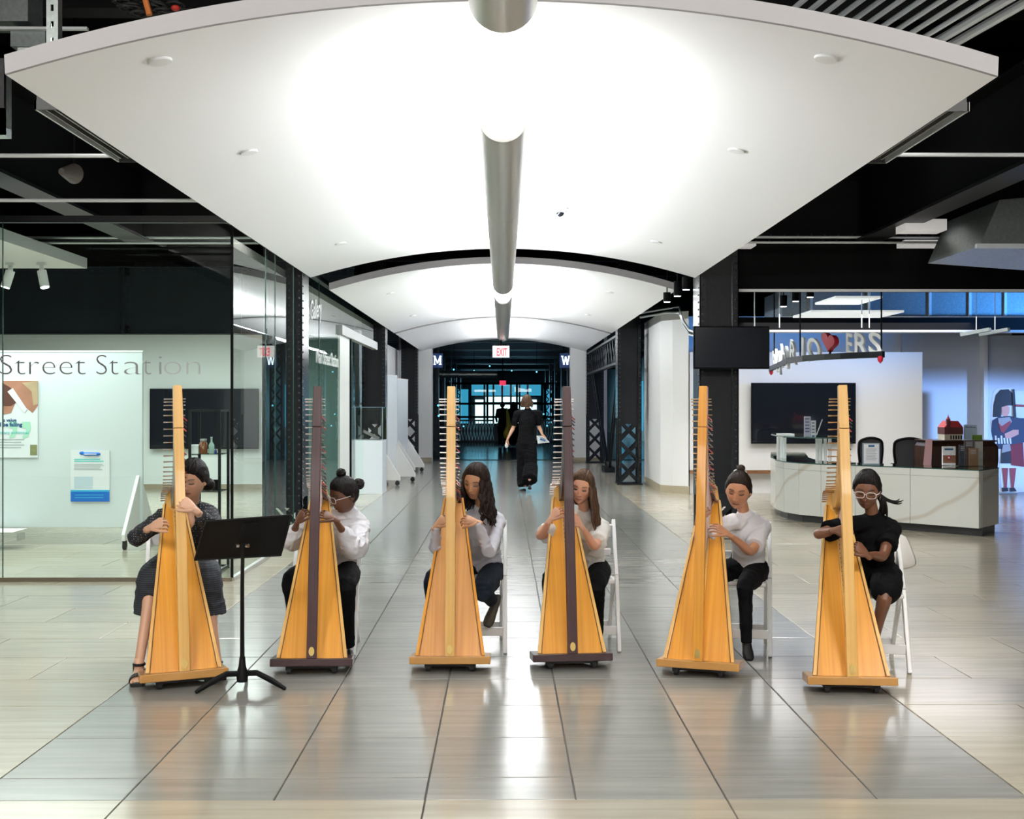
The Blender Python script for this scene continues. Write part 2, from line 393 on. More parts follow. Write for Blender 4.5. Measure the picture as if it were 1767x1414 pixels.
for t in rest:
    b_.mi = t[4]; b_.box((t[0], t[1], -.02), (t[2], t[3], 0))
o = b_.build('distant_tiles', [M['tile_grey'], M['tile_beige']], fl); o['kind'] = 'stuff'
M['dark_floor'] = mat('dark_hall_floor', (.035, .04, .045), .16)
struct(B().box((-9, 34.4, -.02), (9, 90, .002)).build('trim_1', M['dark_floor']))

# ------------------------------------------------------------------ shell
struct(B().box((-14, -5, 5.2), (18, 90, 5.3)).build('ceiling', M['ceil']))
struct(B().box((-14.1, -5, 0), (-14, 60, 5.2)).build('wall_left', M['grey_wall']))
struct(B().box((18, -5, 0), (18.1, 60, 5.2)).build('wall_right', M['grey_wall']))
struct(B().box((-14, -5.1, 0), (18, -5, 5.2)).build('wall_rear', M['white']))
# shop back wall (left) and screen wall beside it
wl = struct(B().box((-14, 22.3, 0), (-4.28, 22.5, 2.9)).build('wall_shop', M['white_room']))
B().box((-14, 22.27, 0), (-4.28, 22.3, .09)).build('baseboard_shop', M['tan'], wl)
struct(B().box((-4.28, 22.3, 0), (-2.85, 22.5, 2.9)).build('wall_shop_end', M['teal_wall']))
struct(B().box((-3.0, 23.9, 0), (-2.9, 33, 3.1)).build('wall_corridor_left', M['white']))
# corridor end jambs
for nm, x0, x1 in (('wall_jamb_left', -2.9, -1.98), ('wall_jamb_right', 1.88, 2.9)):
    j = struct(B().box((x0, 33, 0), (x1, 33.5, 4.2)).build(nm, M['white']))
    B().box((x0, 32.97, 0), (x1, 33, .12)).build('baseboard', M['tan'], j)
# right: faceted white pier, reception wall
pts = [(2.89, 24.2), (2.86, 21.5), (3.04, 21.25), (3.30, 21.05), (3.30, 22.3), (9.6, 22.3), (9.6, 22.6), (3.2, 22.6), (3.2, 24.2)]
wr = struct(B().prism(pts, (0,0,0), (1,0,0), (0,1,0), (0,0,3.25)).build('wall_reception', M['white']))
bp_ = [(2.88, 24.2), (2.85, 21.49), (3.03, 21.23), (3.31, 21.03), (3.32, 22.28), (9.6, 22.28), (9.6, 22.3), (3.3, 22.3), (3.3, 21.06), (3.05, 21.26), (2.87, 21.5), (2.9, 24.2)]
B().prism(bp_, (0,0,0), (1,0,0), (0,1,0), (0,0,.13)).build('baseboard', M['tan'], wr)
cs = at(1698, 0, 22.0).x
struct(B().box((cs, 22.0, 0), (cs+.07, 22.3, 2.88)).build('wall_corner_strip', M['white']))
struct(B().box((cs+.07, 22.1, 0), (18, 22.2, 2.88)).build('wall_blue_right', M['blue_wall']))
bw = struct(B().box((7.5, 22.2, 0), (cs, 22.3, 2.9)).build('wall_blue', M['blue_wall']))

# white raised feature panel with television
fp = thing('feature_panel', 'large white raised wall panel behind the reception desk', 'wall panel', (5.5, 21.0, .4))
a = at(1186, 640, 21.05); c = at(1590, 608, 21.05)
B().box((3.32, 21.0, .42), (c.x, 21.2, c.z)).build('panel', M['white'], fp, bevel=.004)
B().box((3.32, 20.98, .36), (c.x, 21.2, .42)).build('wooden_ledge', wood('ledge_wood', (.30, .14, .06), (.18, .08, .03), axis=0), fp)
B().box((3.34, 21.15, 0), (c.x, 22.3, .36)).build('lower_wall', M['white'], fp)
def screen(name, label, cat, a, b, Y, t=.06, tilt=None):
    th = thing(name, label, cat, ((a.x+b.x)/2, Y, min(a.z, b.z)))
    x0, x1, z0, z1 = a.x, b.x, b.z, a.z
    B().box((x0, Y, z0), (x1, Y+t, z1)).build('casing', M['black'], th, bevel=.006)
    B().box((x0+.015, Y-.004, z0+.02), (x1-.015, Y+.002, z1-.015)).build('display', M['screen'], th)
    B().box((x0+.4*(x1-x0), Y+t, z0+.2*(z1-z0)), (x0+.6*(x1-x0), Y+t+.06, z1-.2*(z1-z0))).build('bracket', M['black'], th)
    return th
screen('television', 'large black television on the white wall behind the reception desk', 'television', at(1297, 661, 20.86), at(1477, 766, 20.86), 20.86)
screen('television', 'wide dark television on the shop wall seen through the corner glass', 'television', at(258, 671, 22.15), at(446, 775, 22.15), 22.15)

# ------------------------------------------------------------------ canopies
def canopy(y0, y1, label, n=28):
    hw, zt, rise = 2.27, 3.08, .345
    th = thing('ceiling_canopy', label, 'canopy', (0, (y0+y1)/2, zt), group='curved white ceiling canopies')
    zz = lambda x: zt+rise*(1-(x/hw)**2)
    xs = [-hw+2*hw*i/n for i in range(n+1)]
    m = B(); T = .085
    vs = []
    ys = [y0, y0+.02]+[y0+(y1-y0)*k/6 for k in range(1, 6)]+[y1-.02, y1]
    rings = []
    for y in ys:
        rings.append([V((x, y, zz(x))) for x in xs]+[V((x, y, zz(x)+T)) for x in reversed(xs)])
    m.loft(rings)
    m.build('canopy_shell', M['canopy'], th, smooth=35)
    # edge bands round the rim, slightly proud
    for y, s in ((y0, -1), (y1, 1)):
        e = B(); r = []
        for x in xs:
            z = zz(x); r.append([V((x, y, z-.002)), V((x, y+s*.012, z+.002)), V((x, y+s*.02, z+T+.002)), V((x, y, z+T+.005))])
        e.loft(r); e.build('edge_band', M['fascia'], th, smooth=30)
    return th
canopy(-5.0, 3.75, 'curved white ceiling canopy overhead at the very top of the frame')
canopy(5.43, 14.0, 'largest curved white ceiling canopy above the harp players')
canopy(15.5, 24.7, 'second curved white ceiling canopy, beyond the large one')
canopy(25.0, 33.2, 'third curved white ceiling canopy at the end of the corridor')
# recessed speakers / downlight discs
disc0 = None
def cz(x): return 3.08+.345*(1-(x/2.27)**2)
for (x, y, lb) in ((-1.66, 5.75, 'round white cover disc at the near left of the large canopy'), (1.57, 5.75, 'round white cover disc at the near right of the large canopy'),
               (-1.67, 7.8, 'round white cover disc, second on the left of the large canopy'), (1.55, 7.85, 'round white cover disc, second on the right of the large canopy'),
               (-1.67, 12.2, 'round white cover disc at the far left of the large canopy'), (1.58, 12.2, 'round white cover disc at the far right of the large canopy'),
               (-1.67, 17.6, 'round cover disc at the near left of the second canopy'), (1.58, 17.6, 'round cover disc at the near right of the second canopy'),
               (-1.67, 22.0, 'round cover disc at the far left of the second canopy'), (1.58, 22.0, 'round cover disc at the far right of the second canopy')):
    n = V((-2*.345*x/2.27**2*-1, 0, 1)).normalized()
    n = V((2*.345*x/2.27**2, 0, 1)).normalized()
    R = V((0,0,1)).rotation_difference(-n).to_matrix()
    o = B().lathe((x, y, cz(x)-.001), [(.001, -.01), (.058, -.01), (.058, .002), (.054, .010), (.02, .012), (.001, .012)], 28, R).build('cover_disc', M['white'], None, smooth=40)
    tag(o, lb, 'ceiling disc', 'round discs in the canopies')
sd = thing('smoke_detector', 'small white dome smoke detector under the large canopy right of the hanging trough', 'smoke detector', (.53, 11.0, cz(.53)))
B().lathe((.53, 11, cz(.53)), [(.001, .01), (.07, .01), (.07, -.03), (.055, -.045), (.001, -.045)], 24).build('housing', M['white'], sd, smooth=40)
B().ball((.53, 11, cz(.53)-.045), (.04, .04, .04), 14, 8).build('dome', M['screen'], sd, smooth=True)
# troughs
def trough(y0, y1, label, joints):
    th = thing('hanging_trough_light', label, 'light fixture', (0, (y0+y1)/2, 2.88), group='long steel trough lights')
    hw, d, n = .12, .10, 14
    R = (hw*hw+d*d)/(2*d); a0 = math.asin(min(1, hw/R)); 
    edges = [y0]+joints+[y1]
    for i in range(len(edges)-1):
        a, b = edges[i]+.003, edges[i+1]-.003
        prof = []
        for k in range(n+1):
            t = -a0+2*a0*k/n; prof.append((R*math.sin(t), 2.88+R-R*math.cos(t)))
        inn = [(x*.94, z+.008) for x, z in prof]
        rings = [[V((x, y, z)) for x, z in prof]+[V((x, y, z)) for x, z in reversed(inn)] for y in (a, b)]
        m = B(); m.loft(rings); m.build('trough_section', M['stainless'], th, smooth=35)
    B().box((-.075, y0+.15, 2.915), (.075, y1-.15, 2.925)).build('lamp_strip', emis('lamp_strip', (1, .98, .96), 4), th)
    m = B()
    for k in range(n):
        t0 = -a0+2*a0*k/n; t1 = -a0+2*a0*(k+1)/n
        m.add([(R*math.sin(t)*s_, y0-.004, 2.88+R-R*math.cos(t)+o_) for t, s_, o_ in ((t0,1,0),(t1,1,0),(t1,.9,.016),(t0,.9,.016))]+
              [(R*math.sin(t)*s_, y0+.01, 2.88+R-R*math.cos(t)+o_) for t, s_, o_ in ((t0,1,0),(t1,1,0),(t1,.9,.016),(t0,.9,.016))],
              [(0,1,2,3),(7,6,5,4),(0,4,5,1),(2,6,7,3)])
    m.build('end_rim', M['white'], th)
    for y in (y0+.02, y1-.3):
        B().cyl((0, y, 2.9), (0, y, cz(0)), .0025, 6).build('suspension_cable', M['conduit'], th)
        B().cyl((0, y, 2.90), (0, y, 2.97), .008, 8).build('cable_grip', M['conduit'], th)
trough(-4.0, 4.17, 'brushed steel trough light cut off by the top of the frame', [1.2])
trough(5.9, 14.0, 'long brushed steel trough light hanging under the large canopy', [8.5, 10.6])
trough(15.4, 24.3, 'brushed steel trough light under the second canopy, beyond the long one', [18.4, 21.4])

# ------------------------------------------------------------------ columns, girders
def column(x0, x1, y0, y1, ztop, label, lattice=1.32, inner=-1, rows=True, detail=True):
    th = thing('steel_column', label, 'column', ((x0+x1)/2, (y0+y1)/2, 0), kind='thing')
    st = M['steel_black']; w = .075
    # corner angles
    for x, sx in ((x0, 1), (x1, -1)):
        for y, sy in ((y0, 1), (y1, -1)):
            m = B(); m.box((min(x, x+sx*w), min(y, y+sy*.012), 0), (max(x, x+sx*w), max(y, y+sy*.012), ztop))
            m.box((min(x, x+sx*.012), min(y, y+sy*w), 0), (max(x, x+sx*.012), max(y, y+sy*w), ztop)); m.build('corner_angle', st, th)
    B().box((x0+w, y0+.05, lattice), (x1-w, y0+.06, ztop)).build('web_plate', st, th)
    B().box((x0+.013, y0+.013, lattice-.12), (x1-.013, y0+.022, lattice+.02)).build('batten_plate', st, th)
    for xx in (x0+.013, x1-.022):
        B().box((xx, y0+w, lattice), (xx+.009, y1-w, ztop)).build('side_plate', M['flange_lit'] if ((xx < (x0+x1)/2) == (inner < 0)) else st, th)
    xi_ = x0 if inner < 0 else x1
    B().box((min(xi_, xi_+inner*.005), y0, lattice), (max(xi_, xi_+inner*.005), y1, ztop)).build('inner_plate', M['gloss_black'], th)
    # lattice bars below
    h = x1-x0-.05; nb = max(1, int(lattice/ h+.5)); h = (lattice-.08)/nb
    for k in range(nb):
        z0 = .04+k*h; z1 = z0+h
        for s in (0, 1):
            a = (x0+.03, y0+.014+.008*s, z0 if s else z1); b = (x1-.03, y0+.014+.008*s, z1 if s else z0)
            B().bar(a, b, .008, .055, (0, 0, 1)).build('lattice_bar', st, th)
            B().bar((a[0], y1-.02-.008*s, a[2]), (b[0], y1-.02-.008*s, b[2]), .008, .055, (0, 0, 1)).build('lattice_bar', st, th)
    # base
    B().box((x0-.02, y0-.02, 0), (x1+.02, y1+.02, .03)).build('base_plate', st, th)
    if detail:
        xi = x0 if inner < 0 else x1; m = B(); z = .15
        while z < ztop-.05:
            for yy in (y0+.03, y0+.06):
                m.ball((xi+(.0 if inner < 0 else 0), yy, z), .013, 6, 4)
            for xx in (x0+.035, x1-.035): m.ball((xx, y0, z+.03), .013, 6, 4)
            z += .085
        o = m.build('rivet_rows', M['rivet'], th, smooth=True); o['kind'] = 'stuff'
    return th
column(-2.79, -2.33, 13.75, 14.2, 4.6, 'black riveted steel column behind the second harp from the left, among the glass', lattice=.5, inner=1)
column(2.31, 2.77, 13.9, 14.35, 4.6, 'black riveted steel column behind the hanging screen', lattice=.5, inner=-1)
column(-2.76, -2.31, 23.2, 23.65, 4.6, 'black steel column behind the glass display case', inner=1)
column(2.27, 2.74, 23.4, 23.85, 4.6, 'black steel column with diamond openings beside the white pier', inner=-1)
column(-2.74, -2.3, 31.9, 32.3, 4.2, 'far black column with diamond openings beside the left white jamb', inner=1)
column(2.28, 2.74, 32.2, 32.6, 4.2, 'far black column with diamond openings beside the right white jamb', inner=-1)
# lit, riveted inner faces
def girder(name, label, x0, x1, y, z0, z1, dep=.3, stiff=(), mt='girder', rz=True):
    th = thing(name, label, 'girder', ((x0+x1)/2, y, z0), kind='thing')
    B().box((x0, y+.1, z0), (x1, y+.12, z1)).build('web_plate', M[mt], th)
    B().box((x0, y, z0-.02), (x1, y+.22, z0)).build('bottom_flange', M[mt], th)
    B().box((x0, y, z1), (x1, y+.22, z1+.02)).build('top_flange', M[mt], th)
    B().box((x0, y+.09, z1-.14), (x1, y+.1, z1)).build('flange_angle', M[mt], th)
    B().box((x0, y+.09, z0), (x1, y+.1, z0+.14)).build('flange_angle', M[mt], th)
    for x in stiff:
        m = B(); m.box((x-.07, y+.085, z0), (x-.055, y+.1, z1)); m.box((x-.09, y+.09, z0), (x+.09, y+.1, z1)); m.box((x-.02, y, z0), (x+.0, y+.1, z1))
        m.build('stiffener', M[mt], th)
    if rz:
        m = B(); x = x0+.1
        while x < x1:
            m.ball((x, y+.088, z1-.05), .014, 6, 4); m.ball((x, y, z1+.01), .013, 6, 4); x += .16
        for xs in stiff:
            z = z0+.08
            while z < z1: m.ball((xs-.075, y+.088, z), .014, 6, 4); m.ball((xs+.07, y+.088, z), .014, 6, 4); z += .12
        o = m.build('rivet_rows', M['rivet'], th, smooth=True); o['kind'] = 'stuff'
    return th
girder('plate_girder', 'deep dark blue riveted girder above the shop wall', -11, -2.8, 22.2, 2.925, 4.15, stiff=(-7.1, -4.9))
girder('plate_girder', 'black girder running right from the column above the hanging screen', 2.75, 12, 14.0, 2.95, 3.58, mt='black')
B().box((2.77, 13.97, 2.915), (12, 14.0, 2.945)).build('lit_flange_strip', M['white'], bpy.data.objects['plate_girder.001'])  # white strip stands in for light caught along the bottom flange
for s, lb in ((-1, 'black longitudinal beam above the shop on the left'), (1, 'black longitudinal beam above the right aisle')):
    th = thing('ceiling_beam', lb, 'beam', (s*4.3, 10, 3.5), kind='thing')
    B().box((s*4.3-.15, 2, 3.5), (s*4.3+.15, 14.1, 3.53)).build('bottom_flange', M['steel_black'], th)
    B().box((s*4.3-.012, 2, 3.53), (s*4.3+.012, 14.1, 4.3)).build('web_plate', M['black'], th)
    B().box((s*4.3-.15, 2, 4.3), (s*4.3+.15, 14.1, 4.33)).build('top_flange', M['black'], th)
th = thing('ceiling_beam', 'black cross girder with plates behind the large canopy', 'beam', (0, 14.3, 3.6), kind='thing')
B().box((-9, 14.35, 3.62), (9, 14.4, 4.7)).build('web_plate', M['black'], th)
B().box((-9, 14.2, 3.58), (9, 14.5, 3.62)).build('bottom_flange', M['black'], th)
# secondary joists in the ceiling void
for k, y in enumerate((7.0, 9.5, 12.0, 17.5, 20.0, 26, 29)):
    o = B().box((-9, y, 4.75), (9, y+.25, 5.15)).build('ceiling_joist', M['black']); tag(o, 'black ceiling joist, %s from the camera' % ORD[k], 'joist', 'black joists in the ceiling void', kind='thing')
# cross conduits
for i, (py, Y, x0, x1, lb) in enumerate(((270, 8.0, -4.2, -2.2, 'pale pipe crossing the dark ceiling at upper left'), (347, 9.2, -4.2, -2.3, 'thin pale pipe crossing below the first at left'),
                          (266, 8.0, 2.25, 4.2, 'pale pipe crossing the dark ceiling at upper right'),
                          (409, 13.9, 2.6, 9, 'upper pale pipe just above the right girder'), (418, 13.6, 2.6, 9, 'lower pale pipe just above the right girder'),
                          (411, 14.1, -7, -2.6, 'upper thin pipe above the shop glass'), (420, 13.8, -7, -2.6, 'lower thin pipe above the shop glass'))):
    z = at(868, py, Y).z
    o = B().cyl((x0, Y, z), (x1, Y, z), .014, 8).build('conduit', M['conduit'], None, smooth=40); tag(o, lb, 'conduit')
# bank of conduits upper right
for k in range(14):
    px = 1385+k*26.5 if k < 12 else 1650+(k-12)*28
    py = 12+(px-1385)*.2
    z = 3.95+.02*(k % 3); p = at(px, py-30, 1)
    Y = (z-EYE)*F/(700-(py-22)); X = (px+14-883.5)*Y/F+Y*math.tan(YAW)
    o = B().cyl((X-.17, Y+1.1, z), (X+.35, Y-2.3, z), .017 if k < 12 else .03, 8).build('conduit', M['conduit'], None, smooth=40)
    tag(o, 'metal conduit, %s from the left in the bank above the large canopy' % ORD[k], 'conduit', 'bank of conduits above the canopy at upper right')
th = thing('conduit_rack', 'black trapeze rack carrying the bank of conduits at upper right', 'rack', (2.9, 6.5, 3.9))
B().box((1.9, 6.4, 3.88), (3.9, 6.44, 3.92)).build('cross_rail', M['black'], th)
B().box((3.5, 6.4, 3.9), (3.53, 6.44, 5.2)).build('drop_rod', M['steel_black'], th)
B().box((3.42, 6.35, 3.70), (3.62, 6.55, 3.95)).build('junction_box', M['steel_black'], th)
# upper-left services
p = at(90, 70, 7.2)
th = thing('strut_hanger', 'grey slotted steel hanger post above the canopy at upper left', 'hanger', (p.x, 7.2, p.z))
m = B(); m.box((p.x-.035, 7.2, 3.55), (p.x-.028, 7.27, 5.2)); m.box((p.x+.028, 7.2, 3.55), (p.x+.035, 7.27, 5.2)); m.box((p.x-.028, 7.2, 3.55), (p.x-.009, 7.205, 5.2)); m.box((p.x+.009, 7.2, 3.55), (p.x+.028, 7.205, 5.2))
for k in range(17): m.box((p.x-.009, 7.2, 3.6+k*.1), (p.x+.009, 7.205, 3.66+k*.1))
m.build('channel', M['galv'], th)
th = thing('air_duct', 'mottled galvanised duct in the upper left corner', 'duct', at(30, 60, 9))
def pbox(px0, py0, px1, py1, Y, d): a = at(px0, py0, Y); b = at(px1, py1, Y); return B().box((a.x, Y, a.z), (b.x, Y+d, b.z))
pbox(-60, 36, 48, -30, 9.2, .3).build('duct_body', M['galv'], th)
pbox(18, 80, 78, 53, 9.2, .3).build('duct_body', M['galv'], th)
pbox(-60, 50, 150, 46, 9.15, .04).build('seam_flange', M['conduit'], th)
pbox(30, 92, 70, 82, 9.1, .1).build('seam_flange', M['conduit'], th)
th = thing('air_duct', 'hanging steel duct end at the left edge of the frame', 'duct', at(0, 200, 6.0))
a = at(22, 243, 6.2); b = at(-120, 110, 7.4)
a = at(20, 240, 6.6); b = at(-120, 112, 6.6)
B().box((b.x, 6.5, a.z), (a.x, 6.6, b.z)).build('duct_body', M['galv'], th)
B().box((b.x, 6.47, a.z), (a.x+.012, 6.5, a.z+.14)).build('lower_flange', M['conduit'], th)
B().box((a.x-.02, 6.47, a.z), (a.x+.012, 6.5, b.z)).build('side_flange', M['steel_black'], th)
th = thing('flexible_hose', 'bundle of black coiled cable above the canopy at upper left', 'cable bundle', at(230, 15, 8))
for q in range(5):
    pth = []; c0 = at(190+22*q, -10+10*(q % 2), 8.0)
    for i in range(90):
        a = i*.8; pth.append(c0+V((.05*math.cos(a)+.002*i-.05, .05*math.sin(a), .09-.0022*i+.012*math.sin(i*.3+q))))
    B().tube(pth, .007, 5).build('cable_coil', M['rubber'], th, smooth=True)
B().cyl(at(248, -10, 7.9), at(258, 26, 7.9), .02, 8).build('orange_plug', mat('orange', (.6, .18, .04), .5), th)
B().ball(at(303, 14, 7.9), (.03, .03, .02)).build('red_connector', mat('red_plug', (.5, .03, .02), .5), th)
# linear diffusers beside the canopy
for s, lb in ((-1, 'slot air diffuser along the left edge of the large canopy'), (1, 'slot air diffuser along the right edge of the large canopy')):
    x = s*2.44; th = thing('slot_diffuser', lb, 'air diffuser', (x, 7.2, 3.2))
    B().box((x-.13, 6.55, 3.24), (x+.13, 7.95, 3.4)).build('plenum', mat('plenum_grey', (.10, .105, .11), .6), th)
    for k in range(5): B().box((x-.11+k*.05, 6.58, 3.215), (x-.10+k*.05, 7.92, 3.245)).build('blade', mat('diffuser_blade', (.2, .19, .17), .4, metal=.6), th)
    for xx in (x-.14, x+.13): B().box((xx, 6.54, 3.2), (xx+.012, 7.96, 3.25)).build('flange', M['conduit'], th)
    for yy in (6.54, 7.95): B().box((x-.14, yy, 3.2), (x+.14, yy+.012, 3.25)).build('flange', bpy.data.materials['plenum_grey'], th)
# pendant bell shape, right-hand duct and light panels
th = thing('air_duct', 'galvanised duct with tapered hood at the right edge, high up', 'duct', at(1740, 380, 11.5))
a = at(1690, 425, 11.5); b = at(1725, 345, 11.5)
m = B(); m.add([a, at(1900, 440, 11.5), at(1900, 330, 11.5), b]+[V(q)+V((0, 1.4, 0)) for q in (a, at(1900, 440, 11.5), at(1900, 330, 11.5), b)],
               [(0,1,2,3),(7,6,5,4),(0,4,5,1),(1,5,6,2),(2,6,7,3),(3,7,4,0)]); m.build('hood', M['galv'], th)
B().box(at(1686, 428, 11.45), V(at(1900, 422, 11.5))).build('lip', M['conduit'], th)
for k, (x0, y0, x1, y1, Y, lb) in enumerate(((1562, 397, 1634, 378, 12.5, 'white light panel above the right aisle, upper one'), (1562, 423, 1628, 414, 13.7, 'white light panel tight above the right girder'),
                                         (1278, 424, 1305, 417, 13.7, 'short white light panel beside the canopy above the right girder'))):
    a = at(x0, y0, Y); b = at(x1, y1, Y)
    tag(B().box((a.x, Y, a.z), (b.x, Y+.3, b.z)).build('light_panel', emis('panel_light', (.7, .68, .66), .45)), lb, 'light panel')
o = B().cyl(at(128, 300, 10.5), at(106, 296, 10.3), .09, 20, .03).build('floodlight', mat('flood_grey', (.12, .11, .10), .5), None, smooth=40); tag(o, 'dim grey floodlight hanging in the dark above the shop', 'floodlight'); q_ = at(128, 296, 10.5); B().cyl(q_, (q_.x, q_.y, 5.2), .012, 8).build('stem', M['black'], o)

# ------------------------------------------------------------------ shop glass
def pane(parent, a, b, name='glass_pane', mt='glass', t=.0):
    """single-sheet pane between two vertical edges"""
    x0, y0, z0 = a; x1, y1, z1 = b
    m = B(); m.add([(x0,y0,z0),(x1,y1,z0),(x1,y1,z1),(x0,y0,z1)], [(0,1,2,3)]); return m.build(name, M[mt], parent)
GY = 10.6; GX = -2.42
sf = setting('window_1')
xs = [-8.2, at(5, 0, GY).x, GX]
for i in range(2):
    pane(sf, (xs[i]+.004, GY, .035), (xs[i+1]-.004, GY, 3.2))
    if i: B().box((xs[i]-.004, GY-.006, .03), (xs[i]+.003, GY+.006, 3.2)).build('glass_edge', M['glass_edge'], sf)
B().box((GX-.012, GY-.006, .03), (GX+.012, GY+.006, 3.2)).build('corner_post', M['black'], sf)
B().box((-8.2, GY-.02, 0), (GX, GY+.02, .035)).build('sill', M['brown_metal'], sf)
ys = [GY, 12.1, 12.6, 13.7]
s2 = setting('window_2')
for i in range(3): pane(s2, (GX, ys[i]+.004, .035), (GX, ys[i+1]-.004, 3.2))
for y in ys[1:]: B().box((GX-.006, y-.004, .03), (GX+.006, y+.003, 3.2)).build('glass_edge', M['glass_edge'], s2)
B().box((GX-.02, GY, 0), (GX+.02, 13.75, .035)).build('sill', M['alum'], s2)
s3 = setting('window_3'); ys = [14.25, 15.6, 17.6]
for i in range(2): pane(s3, (GX, ys[i]+.004, .035), (GX, ys[i+1]-.004, 3.2))
B().box((GX-.006, 15.597, .03), (GX+.006, 15.603, 3.2)).build('glass_edge', M['glass_edge'], s3)
B().box((GX-.02, 14.2, 0), (GX+.02, 17.6, .035)).build('sill', M['alum'], s3)
d1 = setting('door_1')
B().box((GX-.03, 17.6, 0), (GX+.0, 18.7, 2.62)).build('door_leaf', M['white_room'], d1)
B().box((GX-.05, 17.5, 2.62), (GX+.05, 22.4, 2.76)).build('door_header', mat('header_grey', (.30, .32, .31), .45), d1)
B().box((GX-.015, 18.8, 0), (GX+.015, 18.86, 2.62)).build('door_frame', M['black'], d1)
pane(d1, (GX, 18.9, .03), (GX, 20.6, 2.62)); pane(d1, (GX, 17.6, 2.76), (GX, 23.2, 3.2))
B().box((GX-.04, GY, 3.2), (GX+.04, 23.2, 3.26)).build('trim_2', M['steel_black']); struct(bpy.data.objects['trim_2'])
struct(B().box((-8.2, GY-.03, 3.2), (GX+.04, GY+.03, 3.26)).build('trim_3', M['steel_black']))
# lettering on the glass
a = at(-6, 648, GY); b = at(140, 648, GY)
lg = thing('window_lettering', 'large grey lettering reading Street Station on the shop window', 'lettering', (a.x, GY-.01, a.z))
for s, x0, x1, mt in (('Street', -4, 144, 'lettering'), ('St', 163, 201, 'lettering'), ('a', 210, 241, 'lettering_fade'), ('t', 246, 260, 'lettering_fade'), ('i', 268, 273, 'lettering_fade'), ('o', 279, 309, 'lettering_strong_fade'), ('n', 316, 340, 'lettering_strong_fade')):
    o = V(at(x0, 647, GY-.006)); w = at(x1, 647, GY-.006).x-o.x
    text('letters', s, o, .265, (1,0,0), (0,0,1), M[mt], lg, .0015, fit=w, bold=-.0055)
# corridor side lettering in white
lg = thing('window_lettering', 'small white lettering reading Main Street Station on the side glass past the column', 'lettering', (GX, 16, 2.2))
for s, y0, y1, z, sz in (('Main Street Station', 15.35, 17.4, 2.13, .26),):
    text('letters', s, (GX+.006, y0, z), sz, (0,1,0), (0,0,1), M['vinyl_white'], lg, .001, fit=y1-y0, bold=.004)
lg = thing('window_lettering', 'white script lettering reading The Gallery on the side glass above the station name', 'lettering', (GX, 15, 2.6))
text('letters', 'The Gallery', (GX+.006, 14.3, 2.58), .34, (0,1,.12), (0,0,1), M['vinyl_white'], lg, .001, fit=1.5, bold=.004)

# ------------------------------------------------------------------ shop contents
def letters_block(parent, x0, x1, z1, n, dz, Y, mt, h=.012, frac=(.7, 1)):
    rnd = random.Random(int(x0*100)+n)
    for k in range(n):
        B().box((x0, Y-.002, z1-k*dz-h), (x0+(x1-x0)*rnd.uniform(*frac), Y, z1-k*dz)).build('text_line', mt, parent)
M['grey_print'] = mat('grey_print', (.45, .47, .50), .6); M['blue_print'] = mat('blue_print', (.01, .16, .62), .5)
M['navy_print'] = mat('navy_print', (.02, .10, .25), .5); M['cyan_print'] = mat('cyan_print', (.05, .45, .75), .5)
M['mint'] = mat('mint_print', (.42, .74, .55), .5); M['teal_print'] = mat('teal_print', (.12, .62, .58), .5)
M['skin_print'] = mat('skin_print', (.45, .20, .13), .6, var=.35, vscale=9); M['paper'] = mat('paper', (.80, .82, .84), .5)
M['board'] = mat('board_white', (.70, .75, .77), .35)
def display_board(name, label, x, y, w, ang, z1=2.17, foot=.55, z0=.19, both=True):
    """a panel on two triangular feet with castors; the panel runs along local x"""
    th = thing(name, label, 'display board', (x, y, 0), ang, local=True, group='white display boards on castors')
    B().box((-w/2, -.02, z0), (w/2, .02, z1)).build('panel', M['board'], th, bevel=.008)
    B().box((-w/2-.005, -.025, z1), (w/2+.005, .025, z1+.02)).build('top_rail', M['white'], th)
    for sx in (-1, 1):
        X = sx*(w/2-.05)
        B().prism([(-foot, .1), (-foot, .17), (-.03, .78), (.03, .78), (foot, .17), (foot, .1)], (X-.02, 0, 0), (0,1,0), (0,0,1), (.04,0,0)).build('foot', M['white'], th, bevel=.006)
        for sy in (-1, 1):
            c = B(); c.cyl((X-.015, sy*(foot-.06), .045), (X+.015, sy*(foot-.06), .045), .045, 14); c.box((X-.02, sy*(foot-.06)-.02, .06), (X+.02, sy*(foot-.06)+.02, .1))
            c.build('caster', M['rubber'], th, smooth=30)
    return th
BY = 13.4
bl = at(247, 700, BY)
db = display_board('display_board', 'big white display board behind the shop window', bl.x-1.6, BY, 3.2, 0)
def poster(name, label, px0, py0, px1, py1, Y):
    a = at(px0, py1, Y); b = at(px1, py0, Y)
    th = thing(name, label, 'poster', (a.x, Y, a.z)); B().box((a.x, Y, a.z), (b.x, Y+.008, b.z)).build('sheet', M['paper'], th); return th, a, b
PY = BY-.035
th, a, b = poster('poster', 'photo poster with green quotation marks on the display board behind the window', -60, 656, 65, 790, PY)
q0 = at(4, 716, PY); q1 = at(65, 657, PY)
B().prism([(0, 0), (0, .38), (.40, .38), (.40, .10), (.34, .02), (.24, .10), (.15, .14), (.10, .02)], (q0.x, PY-.001, q0.z), (1,0,0), (0,0,1), (0,-.002,0)).build('printed_face', M['skin_print'], th)
B().prism([(.22, .36), (.40, .38), (.40, .12), (.35, .10), (.33, .26)], (q0.x, PY-.003, q0.z), (1,0,0), (0,0,1), (0,-.002,0)).build('printed_hair', mat('blonde_print', (.50, .36, .22), .6, var=.3), th)
B().prism([(0, 0.1), (0, .36), (.10, .30), (.16, .14), (.1, .10)], (q0.x, PY-.003, q0.z), (1,0,0), (0,0,1), (0,-.002,0)).build('printed_shadow', mat('dark_red_print', (.12, .04, .03), .6), th)
